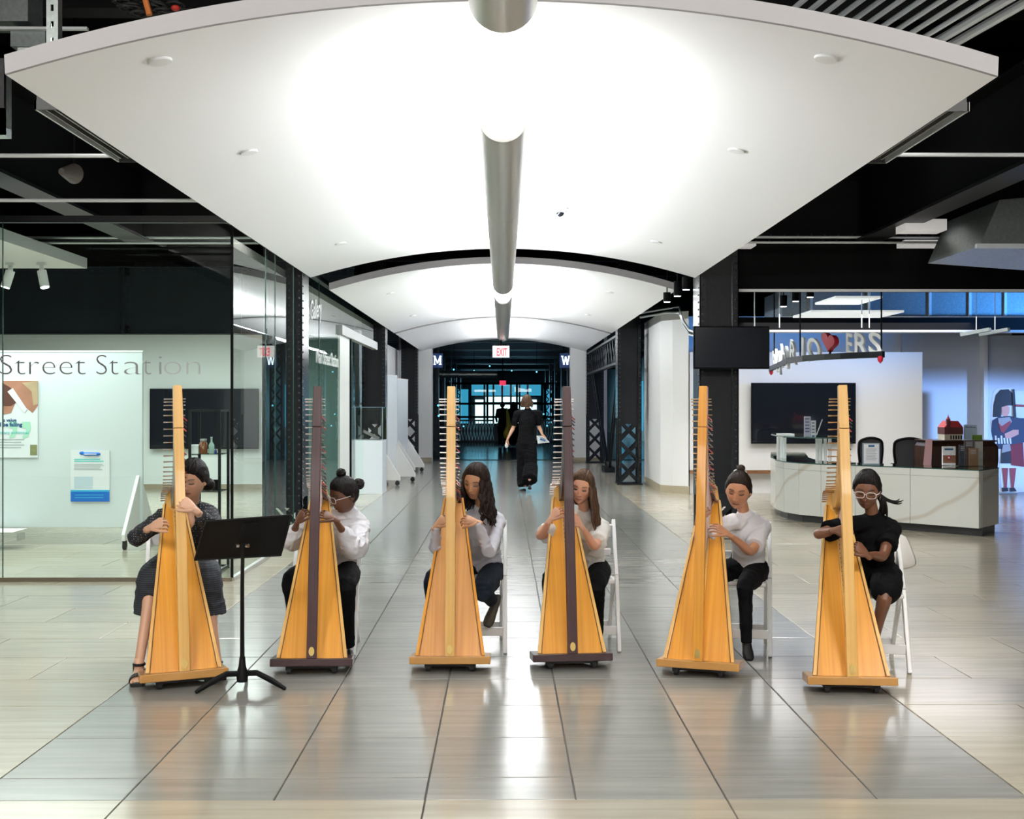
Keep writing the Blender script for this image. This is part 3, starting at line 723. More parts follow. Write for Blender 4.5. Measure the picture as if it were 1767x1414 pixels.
B().prism([(.06, .26), (.12, .30), (.28, .06), (.25, .02)], (q0.x, PY-.005, q0.z), (1,0,0), (0,0,1), (0,-.002,0)).build('printed_mask', M['paper'], th)
o = at(5, 728, PY-.004)
text('letters', 'a value', o, .055, (1,0,0), (0,0,1), M['navy_print'], th, .001, bold=.001)
text('letters', 'd be falling', at(-3, 736, PY-.004), .062, (1,0,0), (0,0,1), M['navy_print'], th, .001, bold=.002)
text('letters', 'primary potential', at(-10, 749, PY-.004), .05, (1,0,0), (0,0,1), M['teal_print'], th, .001, fit=.38)
for px in (15, 38):
    c = at(px, 745, PY-.002)
    B().prism([(0, .04), (0, .11), (.09, .11), (.1, .04), (.07, -.06), (.01, -.08), (.005, -.055), (.045, -.01), (.045, .035)], c, (1,0,0), (0,0,1), (0,-.001,0)).build('quotation_mark', M['mint'], th)
l = at(0, 758, PY); letters_block(th, l.x, at(48, 0, PY).x, l.z, 4, .03, PY, M['grey_print'])
B().box((at(52,0,PY).x, PY-.002, at(0,786,PY).z), (at(64,0,PY).x, PY, at(0,768,PY).z)).build('printed_corner', mat('olive_print', (.25, .26, .12), .6, var=.5, vscale=20), th)
th, a, b = poster('notice_sheet', 'white notice sheet with a bright blue footer on the display board behind the window', 122, 777, 189, 866, PY)
B().box((a.x, PY-.003, a.z), (b.x, PY, at(0, 849, PY).z)).build('blue_footer', M['blue_print'], th)
B().box((a.x, PY-.003, at(0, 849, PY).z), (b.x, PY, at(0, 846, PY).z)).build('cyan_band', M['cyan_print'], th)
c = at(146, 784, PY); m = B(); m.tube([c, c+V((.16, 0, 0))], .018, 12, rnd=True); m.ball(c+V((-.03, 0, .01)), (.03, .006, .02)); m.build('logo_pill', M['blue_print'], th, smooth=True)
B().box((c.x, c.y-.022, c.z-.004), (c.x+.14, c.y-.019, c.z+.006)).build('logo_line', M['paper'], th)
l = at(128, 792, PY); letters_block(th, l.x, at(181, 0, PY).x, l.z, 2, .022, PY, M['teal_print'], .012, (.75, 1))
l = at(128, 801, PY); letters_block(th, l.x, at(181, 0, PY).x, l.z, 5, .015, PY, M['grey_print'], .006, (.8, 1))
B().box((at(128,0,PY).x, PY-.002, at(0, 843, PY).z), (at(160,0,PY).x, PY, at(0, 823, PY).z)).build('printed_box', mat('pale_blue_print', (.55, .66, .74), .5), th)
l = at(129, 854, PY); letters_block(th, l.x, at(181, 0, PY).x, l.z, 2, .03, PY-.003, M['cyan_print'], .008, (.6, 1))
tag(B().box(at(-70, 920, 12.9), V(at(47, 912, 13.3))).build('low_white_bench', M['white'], bevel=.01), 'low white bench slab at the foot of the display board', 'bench')
for x in (-150, 30): B().box(at(x, 934, 13.0), V(at(x+12, 918, 13.2))).build('leg', M['alum'], bpy.data.objects['low_white_bench'])
# corridor boards
display_board('display_board', 'white wheeled board end-on behind the glass display case, nearer of two', -2.32, 23.9, 1.3, math.radians(80), foot=.42)
display_board('display_board', 'white wheeled board end-on behind the glass display case, farther of two', -2.35, 27.6, 1.3, math.radians(84), foot=.42)
# shelf unit inside the corner
th = thing('shelf_unit', 'tall black-framed glass shelf unit in the corner of the shop', 'shelf unit', at(358, 990, 11.35), 0)
def fr(px, Y): return at(px, 700, Y).x
xl, xr = fr(330, 11.2), fr(381, 11.2); ya, yb = 11.15, 11.5; ztop = at(0, 716, 11.2).z+.0
zt_ = 1.57-.05
for x in (xl, xr):
    for y in (ya, yb): B().box((x-.012, y-.012, 0), (x+.012, y+.012, zt_)).build('post', M['steel_black'], th)
for z in (.02, zt_):
    m = B(); m.box((xl, ya-.01, z-.01), (xr, ya+.01, z+.01)); m.box((xl, yb-.01, z-.01), (xr, yb+.01, z+.01)); m.box((xl-.01, ya, z-.01), (xl+.01, yb, z+.01)); m.box((xr-.01, ya, z-.01), (xr+.01, yb, z+.01)); m.build('rail', M['steel_black'], th)
SHZ = [at(0, 784, 11.2).z, at(0, 848, 11.2).z, .35]
for z in SHZ: B().box((xl, ya, z-.008), (xr, yb, z)).build('glass_shelf', M['glass_clear'], th)
def jar(name, label, cat, px, Y, z, w, h, mt, neck=False):
    x = fr(px, Y); th = thing(name, label, cat, (x, Y, z), group='bottles and boxes on the shop shelf unit')
    if neck: m = B().lathe((x, Y, z+.001), [(w/2*.9, 0), (w/2, .01), (w/2, h*.55), (w*.16, h*.75), (w*.16, h), (w*.22, h*1.001), (w*.22, h*1.06), (.001, h*1.06)], 16)
    else: m = B().lathe((x, Y, z+.001), [(w/2*.95, 0), (w/2, .01), (w/2, h*.82), (w*.4, h*.9), (w*.4, h), (.001, h)], 16)
    m.build('body', mt, th, smooth=40)
    if not neck: B().cyl((x, Y, z+h), (x, Y, z+h+.02), w*.42, 16).build('lid', M['alum'], th, smooth=40)
o = B().box((fr(331, 11.3), 11.25, SHZ[0]), (fr(344, 11.3), 11.35, SHZ[0]+.085)).build('small_box', M['paper'], bevel=.003); tag(o, 'small white box on the shop shelf', 'box')
jar('jar', 'wide amber glass jar on the shop shelf', 'jar', 351, 11.3, SHZ[0], .075, .12, mat('amber', (.20, .06, .015), .15))
jar('bottle', 'clear green-tinted bottle with a narrow neck on the shop shelf', 'bottle', 365, 11.3, SHZ[0], .055, .15, mat('clear_bottle', (.35, .5, .45), .1), True)
jar('bottle', 'tiny cobalt blue bottle on the shop shelf', 'bottle', 372, 11.22, SHZ[0], .022, .055, mat('cobalt', (.005, .02, .25), .15), True)
o = B().lathe((fr(372, 11.3), 11.3, SHZ[1]), [(.03, 0), (.04, .10), (.036, .10), (.028, .01), (.001, .01)], 16).build('black_pot', M['black'], None, smooth=40); tag(o, 'small black pot on the lower shop shelf', 'pot')
th = thing('track_ceiling', 'white dropped ceiling slab carrying the track spotlights above the shop', 'ceiling slab', (-7, 13.5, 3.3))
B().box((-9, 11.0, 3.3), (-5.25, 15.0, 3.43)).build('slab', M['white'], th)
for px, rz, lb in ((18, -1, 'left'), (72, 1, 'right')):
    p = at(px, 460, 14.4); th = thing('track_spotlight', 'white track spotlight above the shop, %s of the pair' % ('one nearer the frame edge' if rz < 0 else 'one nearer the slab end'), 'spotlight', p, group='white track spotlights')
    B().box((p.x-.05, 14.37, 3.27), (p.x+.05, 14.43, 3.3)).build('track_adapter', M['white'], th)
    B().bar((p.x, 14.4, 3.28), (p.x, 14.4, 3.17), .05, .03).build('yoke', M['white'], th)
    d = V((rz*.05, -.03, -.2)); m = B(); m.tube([V((p.x, 14.4, 3.2)), V((p.x, 14.4, 3.2))+d], .055, 18); m.build('lamp_head', M['white'], th, smooth=40)
    B().tube([V((p.x, 14.4, 3.2))+d, V((p.x, 14.4, 3.2))+d*1.03], .048, 18).build('lamp_face', emis('lamp_face', (1, 1, 1), 5), th)

# ------------------------------------------------------------------ display case, exit sign
ap = at(612, 852, 21.0)
th = thing('display_case', 'glass display case on a white pedestal beside the shop door', 'display case', (-2.35, 21.3, 0))
x0, x1 = at(613, 0, 21.0).x, at(660, 0, 21.0).x; pz = at(0, 760, 21.1).z
B().box((x0, 21.0, 0), (x1, 21.75, pz)).build('pedestal', mat('pedestal_white', (.66, .72, .76), .4), th, bevel=.004)
gz = at(0, 703, 21.0).z
for a, b in (((x0, 21.0), (x1, 21.0)), ((x1, 21.0), (x1, 21.75)), ((x1, 21.75), (x0, 21.75)), ((x0, 21.75), (x0, 21.0))):
    pane(th, (*a, pz), (*b, gz), mt='glass_clear')
for x in (x0, x1):
    for y in (21.0, 21.75): B().box((x-.004, y-.004, pz), (x+.004, y+.004, gz)).build('glass_edge', mat('bright_edge', (.35, .5, .62), .2), th)
B().box((x0, 21.0, gz-.006), (x1, 21.006, gz+.003)).build('glass_edge', bpy.data.materials['bright_edge'], th)
m = B(); m.bar((x0+.1, 21.3, pz+.16), (x1-.1, 21.4, pz+.02), .02, .05); m.box((x0+.08, 21.25, pz), (x1-.08, 21.5, pz+.01)); m.build('exhibit_stand', mat('exhibit', (.35, .35, .33), .4, metal=.5), th)
def exit_sign(px0, px1, py0, py1, Y, label, lit):
    a = at(px0, py1, Y); b = at(px1, py0, Y); th = thing('exit_sign', label, 'exit sign', ((a.x+b.x)/2, Y, a.z), group='exit signs')
    B().box((a.x, Y, a.z), (b.x, Y+.08, b.z)).build('housing', emis('sign_white' if lit else 'sign_red', (.80, .76, .76) if lit else (.9, .05, .12), .6 if lit else 1), th)
    B().cyl(((a.x+b.x)/2, Y+.04, b.z), ((a.x+b.x)/2, Y+.04, b.z+.35 if lit else 5.2), .02, 10).build('stem', M['black'], th)
    B().box(((a.x+b.x)/2-.12, Y, b.z), ((a.x+b.x)/2+.12, Y+.08, b.z+.04)).build('canopy_plate', M['black'], th)
    if lit:
        text('letters', 'EXIT', (a.x+.08, Y-.004, a.z+.035), .22, (1,0,0), (0,0,1), emis('sign_letters', (.8, .05, .08), .7), th, .003, fit=(b.x-a.x)-.13, bold=.004)
exit_sign(850, 879, 597, 617, 24.0, 'white exit sign with red letters hanging over the corridor', True)
exit_sign(862, 873, 657, 665, 44.0, 'small red exit sign deep in the dark hall', False)

# ------------------------------------------------------------------ restroom signs and dark hall
for s, px0, px1, lb in (('M', 746, 764, 'navy lit sign with a white letter M at the left of the far opening'), ('W', 966, 986, 'navy lit sign with a white letter W at the right of the far opening')):
    a = at(px0, 635, 33.9); b = at(px1, 610, 33.9); th = thing('letter_sign', lb, 'sign', (a.x, 33.9, a.z))
    B().box((a.x, 33.9, a.z), (b.x, 34.0, b.z)).build('sign_box', emis('navy_glow', (.01, .03, .10), .6), th)
    w_, h_ = (b.x-a.x)-.07, .25; ox, oz = a.x+.035, a.z+.09
    def st(p, q, t=.034): return ((ox+p[0]*w_, 33.88, oz+p[1]*h_), (ox+q[0]*w_, 33.88, oz+q[1]*h_), .02, t)
    if s == 'M': L_ = [st((.14, 0), (.14, 1)), st((.86, 0), (.86, 1), .045), st((.14, 1), (.5, .15)), st((.86, 1), (.5, .15)), st((0, .03), (.3, .03), .02), st((.68, .03), (1, .03), .02), st((0, .97), (.2, .97), .02), st((.8, .97), (1, .97), .02)]
    else: L_ = [st((.12, 1), (.31, 0)), st((.31, 0), (.5, .9)), st((.5, .9), (.69, 0), .045), st((.69, 0), (.88, 1)), st((0, .97), (.26, .97), .02), st((.74, .97), (1, .97), .02)]
    mL = B()
    for p_, q_, d_, t_ in L_: mL.bar(p_, q_, t_, d_, (0, 1, 0))
    mL.build('letter', emis('letter_glow', (.85, .95, 1), 1.6), th)
    B().box((a.x+.1, 33.93, b.z), (a.x+.14, 33.97, 5.2)).build('hanger', M['black'], th)
M['hall_steel'] = mat('hall_steel', (.02, .03, .04), .35, metal=.3)
for s, nm in ((-1, 'wall_hall_left'), (1, 'wall_hall_right')):
    w = struct(B().box((s*6.2-.05, 34, 0), (s*6.2+.05, 80, 5.2)).build(nm, M['hall_steel']))
w = struct(B().box((-6.2, 75.2, 0), (6.2, 75.4, 5.2)).build('wall_hall_end', M['hall_steel']))
for k, y in enumerate((36, 39, 42, 45, 48, 52, 56, 60, 65, 70)):
    o = B().box((-6.2, y, 3.55+.1*(k % 2)), (6.2, y+.25, 3.95+.1*(k % 2))).build('hall_beam', mat('hall_beam%d' % k, (.10, .115, .125), .45)); tag(o, 'grey cross beam of the dark far hall, %s from the opening' % ORD[k], 'beam', 'cross beams of the dark hall', kind='thing')
for s in (-1, 1):
    for k, y in enumerate((37, 42.5, 48, 54, 60, 66)):
        x = s*(2.55 if y > 40 else 2.2)
        th = thing('hall_column', 'dark steel hall column, %s from the opening in the %s row' % (ORD[k], 'left' if s < 0 else 'right'), 'column', (x, y, 0), 0, 'hall columns %s row' % ('left' if s < 0 else 'right'), kind='thing')
        m = B(); m.box((x-.2, y-.2, 0), (x-.14, y+.2, 4)); m.box((x+.14, y-.2, 0), (x+.2, y+.2, 4)); m.build('flange', M['hall_steel'], th)
        m = B()
        for q in range(9):
            m.bar((x-.17, y-.19, .1+q*.4), (x+.17, y-.19, .5+q*.4), .01, .06); m.bar((x+.17, y-.18, .1+q*.4), (x-.17, y-.18, .5+q*.4), .01, .06)
        m.build('lacing', M['hall_steel'], th)
# bright end doors
ed = thing('entrance_doors', 'bright blue-white glazed entrance at the very end of the hall', 'entrance', (.2, 75, 0))
m = B(); M['door_glow'] = emis('door_glow', (.55, .88, 1), 2.6); M['door_glow2'] = emis('door_glow2', (.05, .38, .62), .9)
X = lambda px: at(px, 0, 75).x
Z = lambda py: at(0, py, 75).z
for x0, x1 in ((838, 850), (853, 865), (868, 880), (883, 895), (898, 909)): B().box((X(x0), 75, 0), (X(x1), 75.02, Z(697))).build('door_pane', M['door_glow'], ed)
for x0, x1, y0, y1 in ((838, 909, 694, 685), (820, 834, 735, 690), (912, 926, 735, 690)): B().box((X(x0), 75, Z(y0)), (X(x1), 75.02, Z(y1))).build('transom_pane', M['door_glow'], ed)
for x0, x1, y0, y1 in ((812, 935, 683, 664), (790, 808, 738, 672), (938, 952, 738, 672)): B().box((X(x0), 75.05, Z(y0)), (X(x1), 75.07, Z(y1))).build('side_glazing', M['door_glow2'], ed)
m = B()
for px in (812, 836, 851.5, 866.5, 881.5, 896.5, 910.5, 935): m.box((X(px)-.06, 74.95, 0), (X(px)+.06, 75, Z(664)))
m.box((X(812), 74.95, Z(685)), (X(935), 75, Z(683))); m.box((X(812), 74.95, Z(697)), (X(935), 75, Z(694))); m.build('door_frame', M['hall_steel'], ed)
# glazed screen half way
sc = thing('glazed_screen', 'black framed glass screen across the far hall', 'glass screen', (0, 55, 0))
X5 = lambda px: at(px, 0, 55).x
Z5 = lambda py: at(0, py, 55).z
m = B()
for px in (780, 841, 892, 940, 960): m.box((X5(px)-.05, 54.95, 0), (X5(px)+.05, 55.05, Z5(662)))
for py in (662, 697, 720): m.box((X5(770), 54.95, Z5(py)-.05), (X5(965), 55.05, Z5(py)+.05))
m.build('frame', M['black'], sc)
for i, (a, b) in enumerate(((780, 841), (841, 892), (892, 940))): pane(sc, (X5(a), 55, .1), (X5(b), 55, Z5(662)), mt='glass')
tag(B().box((-2.9, 52, 0), (3.3, 52.15, .78)).build('low_glow_blocker', M['hall_steel']), 'long low dark panel added across the far hall to block the door glow', 'blocking panel')  # added dark panel hides the low door glow and its floor reflection
# dark lattice railing, its blue glints put into the bar colour
rl = thing('lattice_railing', 'low lattice railing glinting blue in the far hall', 'railing', (-1.3, 50, 0))
m = B(); x0, x1 = at(778, 0, 50).x, at(852, 0, 50).x; n = 14
for k in range(n):
    a = x0+(x1-x0)*k/n; b = x0+(x1-x0)*(k+1)/n
    m.bar((a, 50, .1), (b, 50, .9), .02, .03); m.bar((b, 50, .1), (a, 50, .9), .02, .03)
m.build('lattice', mat('rail_glint_blue', (.12, .3, .4), .3, metal=.7), rl); B().box((x0, 49.97, .9), (x1, 50.03, .97)).build('handrail', M['hall_steel'], rl)
rl = thing('lattice_railing', 'short lattice railing at the right of the far hall', 'railing', (2.5, 50, 0))
m = B(); x0, x1 = at(925, 0, 50).x, at(958, 0, 50).x; n = 7
for k in range(n):
    a = x0+(x1-x0)*k/n; b = x0+(x1-x0)*(k+1)/n
    m.bar((a, 50, .1), (b, 50, .9), .02, .03); m.bar((b, 50, .1), (a, 50, .9), .02, .03)
m.build('lattice', bpy.data.materials['rail_glint_blue'], rl); B().box((x0, 49.97, .9), (x1, 50.03, .97)).build('handrail', M['hall_steel'], rl)
o = B().cyl((-2.2, 40, at(0, 646, 40).z), (-.2, 40, at(0, 646, 40).z), .12, 16).build('round_duct', M['galv'], None, smooth=40); tag(o, 'silvery round duct crossing the far hall', 'duct')
# side shopfronts of the hall, and glowing dots added for its cyan glints
M['glint'] = emis('cyan_glint', (.15, .65, .9), 2.0)
for s in (-1, 1):
    for k, y in enumerate((38.5, 44, 50, 58)):
        x = s*5.9; o = B().box((x-.02, y, .5), (x+.02, y+1.3, 2.6)).build('shop_window', M['door_glow2']); tag(o, 'dim blue shop window, %s from the opening on the %s side of the far hall' % (ORD[k], 'left' if s < 0 else 'right'), 'shop window', 'dim blue shop windows %s side' % ('left' if s < 0 else 'right'), kind='thing')
for k, (px, py, Y) in enumerate(((756, 700, 36), (757, 718, 36), (990, 700, 36), (818, 640, 48), (845, 632, 46), (883, 640, 47), (926, 642, 42), (783, 638, 42), (800, 736, 47), (938, 715, 45), (944, 735, 45))):
    rank = sorted([756, 757, 990, 818, 845, 883, 926, 783, 800, 938, 944]).index(px); p = at(px, py, Y); o = B().ball(p, .03).build('glint_dot', M['glint'], None, smooth=True); B().cyl(p, (p.x, p.y, 5.2 if py < 690 else .0), .006, 6).build('stem', M['black'], o); tag(o, 'small glowing dot standing in for a cyan glint in the far hall, %s from the left' % ORD[rank], 'lamp', 'glowing dots for cyan glints of the far hall')
# right side bay between far columns: lattice girder and laced struts
th = thing('lattice_girder', 'black laced girder slanting away above the right side bay', 'girder', (2.35, 28, 2.9), kind='thing')
m = B(); m.box((2.28, 23.9, 2.95), (2.4, 32.2, 3.0)); m.box((2.28, 23.9, 2.40), (2.4, 32.2, 2.45)); m.build('chord', M['steel_black'], th)
for k in range(14):
    y = 23.9+k*.6
    B().bar((2.32, y, 2.45), (2.32, y+.6, 2.95), .012, .06).build('lacing_bar', M['steel_black'], th); B().bar((2.34, y+.6, 2.45), (2.34, y, 2.95), .012, .06).build('lacing_bar', M['steel_black'], th)
def laced(name, label, p, q, w=.32):
    th = thing(name, label, 'strut', p, kind='thing'); p = V(p); q = V(q); d = q-p; n = int(d.length/.35)
    off = V((0, w/2, 0)) if abs(d.y) < abs(d.z) else V((0, 0, w/2))
    for s in (-1, 1): B().bar(p+off*s, q+off*s, .06, .06).build('chord', M['steel_black'], th)
    for k in range(n):
        a = p+d*k/n; b = p+d*(k+1)/n
        B().bar(a-off, b+off, .012, .045).build('lacing_bar', M['steel_black'], th)
    B().box((p.x-.12, p.y-.3, 0), (p.x+.12, p.y+.3, .12)).build('foot', M['steel_black'], th)
laced('laced_strut', 'black laced diagonal strut leaning away from the column with diamonds', (2.5, 28.0, .1), (2.42, 24.4, 2.6))
laced('laced_strut', 'black laced diagonal strut leaning towards the far right column', (2.5, 28.4, .1), (2.4, 31.8, 2.6))
struct(B().box((4.2, 24.2, 0), (4.3, 33, 3.2)).build('wall_bay', M['white']))
o = B().box((4.15, 26.5, .3), (4.2, 30.5, 2.5)).build('window_4', emis('blue_pane', (.12, .22, .75), .7)); struct(o)

# ------------------------------------------------------------------ hanging screen right, conduits, downlights
th = screen('hanging_screen', 'black screen hung in front of the right riveted column', 'screen', at(1197, 563, 13.55), at(1328, 637, 13.55), 13.55, .05)
B().bar((2.55, 13.63, 2.3), (2.55, 13.92, 2.3), .08, .08).build('arm', M['black'], th)
for k, (px, py0, py1, Y, lb) in enumerate(((1151, 505, 521, 15.5, 'black cylinder downlight beside the white pier, lowest'), (1169, 486, 511, 15.0, 'black cylinder downlight beside the white pier, middle'),
                                 (1184, 478, 500, 14.6, 'black cylinder downlight beside the white pier, next to the column'),
                                 (1352, 510, 529, 16.0, 'black cylinder downlight above the red heart sign, left'), (1373, 505, 520, 16.0, 'black cylinder downlight above the red heart sign, middle'), (1398, 503, 513, 16.0, 'black cylinder downlight above the red heart sign, right'))):
    a = at(px, py1, Y); b = at(px, py0, Y); th = thing('downlight', lb, 'downlight', a, group='black cylinder downlights')
    B().cyl(a, b, .05, 16).build('housing', M['black'], th, smooth=40); B().cyl(a-V((0,0,.006)), a, .042, 16).build('lens', emis('downlight_lens', (.85, .97, 1), 6), th)
    B().cyl(b, b+V((0, 0, 5.2-b.z)), .008, 6).build('stem', M['black'], th)
for k, (dz, r) in enumerate(((0, .02), (.06, .014), (-.05, .016))):
    pth = [at(1105+0*k, 548-6*k, 21.0)+V((0, 0, dz)), at(1150, 540-6*k, 20.5)+V((0, 0, dz)), at(1172, 540-5*k, 19.5), at(1180, 556+3*k, 18.5), at(1190, 570+4*k, 17.5), at(1203, 575+3*k, 16)]
    o = B().tube(pth, r, 8).build('bent_conduit', M['conduit'] if k != 1 else M['black'], None, smooth=True); tag(o, ['thick pale conduit bending down beside the white pier', 'black cable following the bent conduits beside the white pier', 'thin pale conduit bending below the thick one beside the white pier'][k], 'conduit')
# services above reception
th = thing('air_duct', 'large blue-lit rectangular duct above the reception wall', 'duct', (7, 20.2, 2.95))
B().box((at(1350,0,19).x, 19, at(0,545,19).z), (11, 20.3, at(0, 500, 19).z)).build('duct_body', M['galv'], th)
for px in (1400, 1500, 1605, 1674, 1735): x = at(px, 0, 18.98).x; B().box((x-.02, 18.97, at(0,546,19).z), (x+.02, 19.0, at(0,500,19).z)).build('duct_seam', M['conduit'], th)
th = thing('ceiling_beam', 'black beam across the reception below the duct', 'beam', (7, 18.5, 2.75), kind='thing')
B().box((3.3, 18.7, at(0,568,18.7).z), (11, 18.9, at(0,547,18.7).z)).build('beam_body', M['black'], th)
B().box((3.3, 18.66, at(0,573,18.7).z), (11, 18.9, at(0,569,18.7).z)).build('pale_edge', M['grey_wall'], th)
for k, (p0, p1) in enumerate((((1400, 539), (1560, 506)), ((1425, 520), (1500, 507)))):
    a = at(p0[0], p0[1], 17.2); b = at(p1[0], p1[1], 17.2+k*.1); 
    o = B().box((a.x, 17.2-.5*k, a.z), (b.x, 18.3-.5*k, a.z+.03)).build('ceiling_light_panel', emis('aisle_panel', (.72, .76, .76), .7)); tag(o, ['wide pale ceiling light panel above the reception', 'narrow pale ceiling light panel above the reception, nearer'][k], 'light panel')
for k, px in enumerate((1680, 1712)):
    p = at(px, 578, 17.5); th = thing('linear_lamp', ['dim grey linear lamp hanging at the right, left one', 'dim grey linear lamp hanging at the right, right one'][k], 'lamp', p)
    B().bar(p+V((-.18, 0, 0)), p+V((.12, -.3, .06)), .09, .05).build('housing', mat('lamp_grey', (.16, .19, .19), .5), th)
    B().cyl(p+V((0, -.1, .03)), V((p.x, p.y-.1, 5.2)), .005, 6).build('wire', M['conduit'], th)
for k, px in enumerate((1302, 1345, 1487, 1500)):
    p = at(px, 566, 17); o = B().cyl(p, (p.x, p.y, 5.2), .008, 6).build('hanger_rod', M['conduit']); tag(o, 'thin steel hanger rod above the reception, %s from the left' % ORD[k], 'rod', 'thin hanger rods above the reception')

# ------------------------------------------------------------------ reception desk
def desk():
    th = thing('reception_desk', 'curved white marble reception desk with a glass top', 'reception desk', (5, 16.5, 0))
    out = [(6.16, 14.68), (5.68, 14.1), (5.08, 14.75), (4.55, 15.27), (4.2, 15.62), (3.98, 15.92), (3.87, 16.3), (3.87, 16.8), (3.98, 17.6), (4.42, 19.5)]
    # densify corners of the curve
    inn = [(5.75, 15.15), (5.62, 15.0), (5.45, 15.3), (4.95, 15.8), (4.62, 16.1), (4.5, 16.3), (4.44, 16.5), (4.44, 16.8), (4.52, 17.5), (4.95, 19.4)]
    def body(off, z0, z1, name, mt, panels=False):
        o2 = [(x+off*(1 if i > 0 else -.3)*.7, y+off*.7*(1 if i < 7 else 0)) for i, (x, y) in enumerate(out)]
        poly = o2+inn[::-1]
        return B().prism(poly, (0,0,z0), (1,0,0), (0,1,0), (0,0,z1-z0)).build(name, mt, th)
    body(.10, 0, .1, 'plinth', M['plinth'])
    # marble panels one by one along the front
    for i in range(len(out)-1):
        a, b = V((*out[i], 0)), V((*out[i+1], 0)); d = (b-a); n = V((-d.y, d.x, 0)).normalized()
        if n.y > 0 and i > 0 and i < 6: n = -n
        nn = -V((d.y, -d.x, 0)).normalized()
        inw = ((V((5.0, 16.6, 0))-(a+b)/2).normalized())
        if nn.dot(inw) < 0: nn = -nn
        g = d.normalized()*.003
        m = B(); p = [a+g, b-g, b-g+nn*.04, a+g+nn*.04]
        m.prism([(q.x, q.y) for q in p], (0,0,.1), (1,0,0), (0,1,0), (0,0,.60)); m.build('marble_panel', M['marble'], th)
        m = B(); m.prism([(q.x, q.y) for q in p], (0,0,.703), (1,0,0), (0,1,0), (0,0,.085)); m.build('marble_band', M['marble'], th)
    body(.045, .1, .785, 'carcass', M['white'])
    body(0, .788, .80, 'glass_top', M['glass_clear'])
    e = B()
    for i in range(len(out)-1): e.bar((*out[i], .794), (*out[i+1], .794), .004, .013)
    e.build('glass_edge', M['glass_edge'], th)
    return th
desk()
# raised transaction shelf
th = thing('transaction_shelf', 'raised glass shelf on white cylinders at the left end of the reception desk', 'shelf', (4.2, 17, .8))
sz = at(0, 755, 16.8).z
poly = [at(p[0], 700, p[1]) for p in ((1443, 16.0), (1400, 16.05), (1352, 16.6), (1331, 17.9), (1334, 18.8), (1360, 18.9), (1400, 17.6), (1440, 17.0))]
B().prism([(q.x, q.y) for q in poly], (0,0,sz), (1,0,0), (0,1,0), (0,0,.018)).build('glass_shelf', M['glass_clear'], th)
e = B()
for i in range(len(poly)): a, b = poly[i], poly[(i+1) % len(poly)]; e.bar((a.x, a.y, sz+.009), (b.x, b.y, sz+.009), .006, .018)
e.build('glass_edge', M['glass_edge'], th)
for px, Y in ((1343, 17.0), (1348, 17.4), (1354, 17.2), (1410, 16.35), (1416, 16.6), (1424, 16.4), (1432, 16.3)):
    p = at(px, 0, Y); B().cyl((p.x, p.y, .8), (p.x, p.y, sz), .024, 16).build('post', M['plastic_white'], th, smooth=40)
def box_at(name, label, cat, px0, px1, py0, py1, Y, d, mt, z0=None, group=None, rot=0):
    a = at(px0, py1, Y); b = at(px1, py0, Y); o = B().box((a.x, Y, z0 if z0 else a.z), (b.x, Y+d, b.z)).build(name, mt, None, bevel=.002); return tag(o, label, cat, group)
box_at('brochure_stack', 'stack of white papers lying on the raised glass shelf', 'paper stack', 1345, 1371, 749, 753.5, 16.9, .2, M['paper'], sz+.018)
M['lilac'] = mat('lilac_paper', (.62, .60, .74), .5)
for k, (a, b, c, d) in enumerate(((1388, 1399, 719, 753), (1400, 1408, 726, 753))):
    th = thing('brochure_holder', ['tall lilac brochure in a clear holder on the raised glass shelf', 'shorter brochure in a clear holder beside the lilac one on the raised shelf'][k], 'brochure holder', at(a, d, 16.6))
    p, q = at(a, c, 16.6), at(b, d, 16.6)
    B().box((p.x, 16.6, sz+.02), (q.x, 16.62, p.z)).build('brochure', M['lilac' if k == 0 else 'paper'], th); pane(th, (p.x-.01, 16.58, sz+.02), (q.x+.01, 16.58, sz+.12), 'clear_pocket', 'glass_clear')
    for r in range(5): B().box((p.x+.01, 16.597, p.z-.04-r*.045), (q.x-.02, 16.6, p.z-.028-r*.045)).build('text_line', M['navy_print'], th)
o = B().bar(at(1409, 751, 16.6), at(1419, 724, 16.6), .006, .012).build('leaning_leaflet', M['paper']); tag(o, 'white leaflet leaning on the raised glass shelf', 'leaflet')
# framed notice
th = thing('framed_notice', 'framed white notice standing on the reception desk', 'framed notice', at(1503, 803, 15.3))
a, b = at(1489, 803, 15.35), at(1518, 765, 15.35)
B().box((a.x, 15.35, .8), (b.x, 15.37, b.z)).build('frame', mat('frame_blue_grey', (.25, .33, .38), .4), th); B().box((a.x+.012, 15.345, .815), (b.x-.012, 15.35, b.z-.012)).build('sheet', M['paper'], th)
m = B()
for r in range(8): m.box((a.x+.04, 15.342, b.z-.08-r*.02), (b.x-.04-.01*(r % 3), 15.345, b.z-.072-r*.02))
m.build('text_lines', M['grey_print'], th); B().box((a.x+.07, 15.342, b.z-.05), (b.x-.07, 15.345, b.z-.025)).build('heading', M['navy_print'], th)
def catmull0(P, n):
    P = [V(p) for p in P]; out = []; L = len(P)
    for i in range(L):
        a, b, c, d = P[i-1], P[i], P[(i+1) % L], P[(i+2) % L]
        for k in range(n): t = k/n; out.append(.5*((2*b)+(c-a)*t+(2*a-5*b+4*c-d)*t*t+(3*b-a-3*c+d)*t**3))
    return out
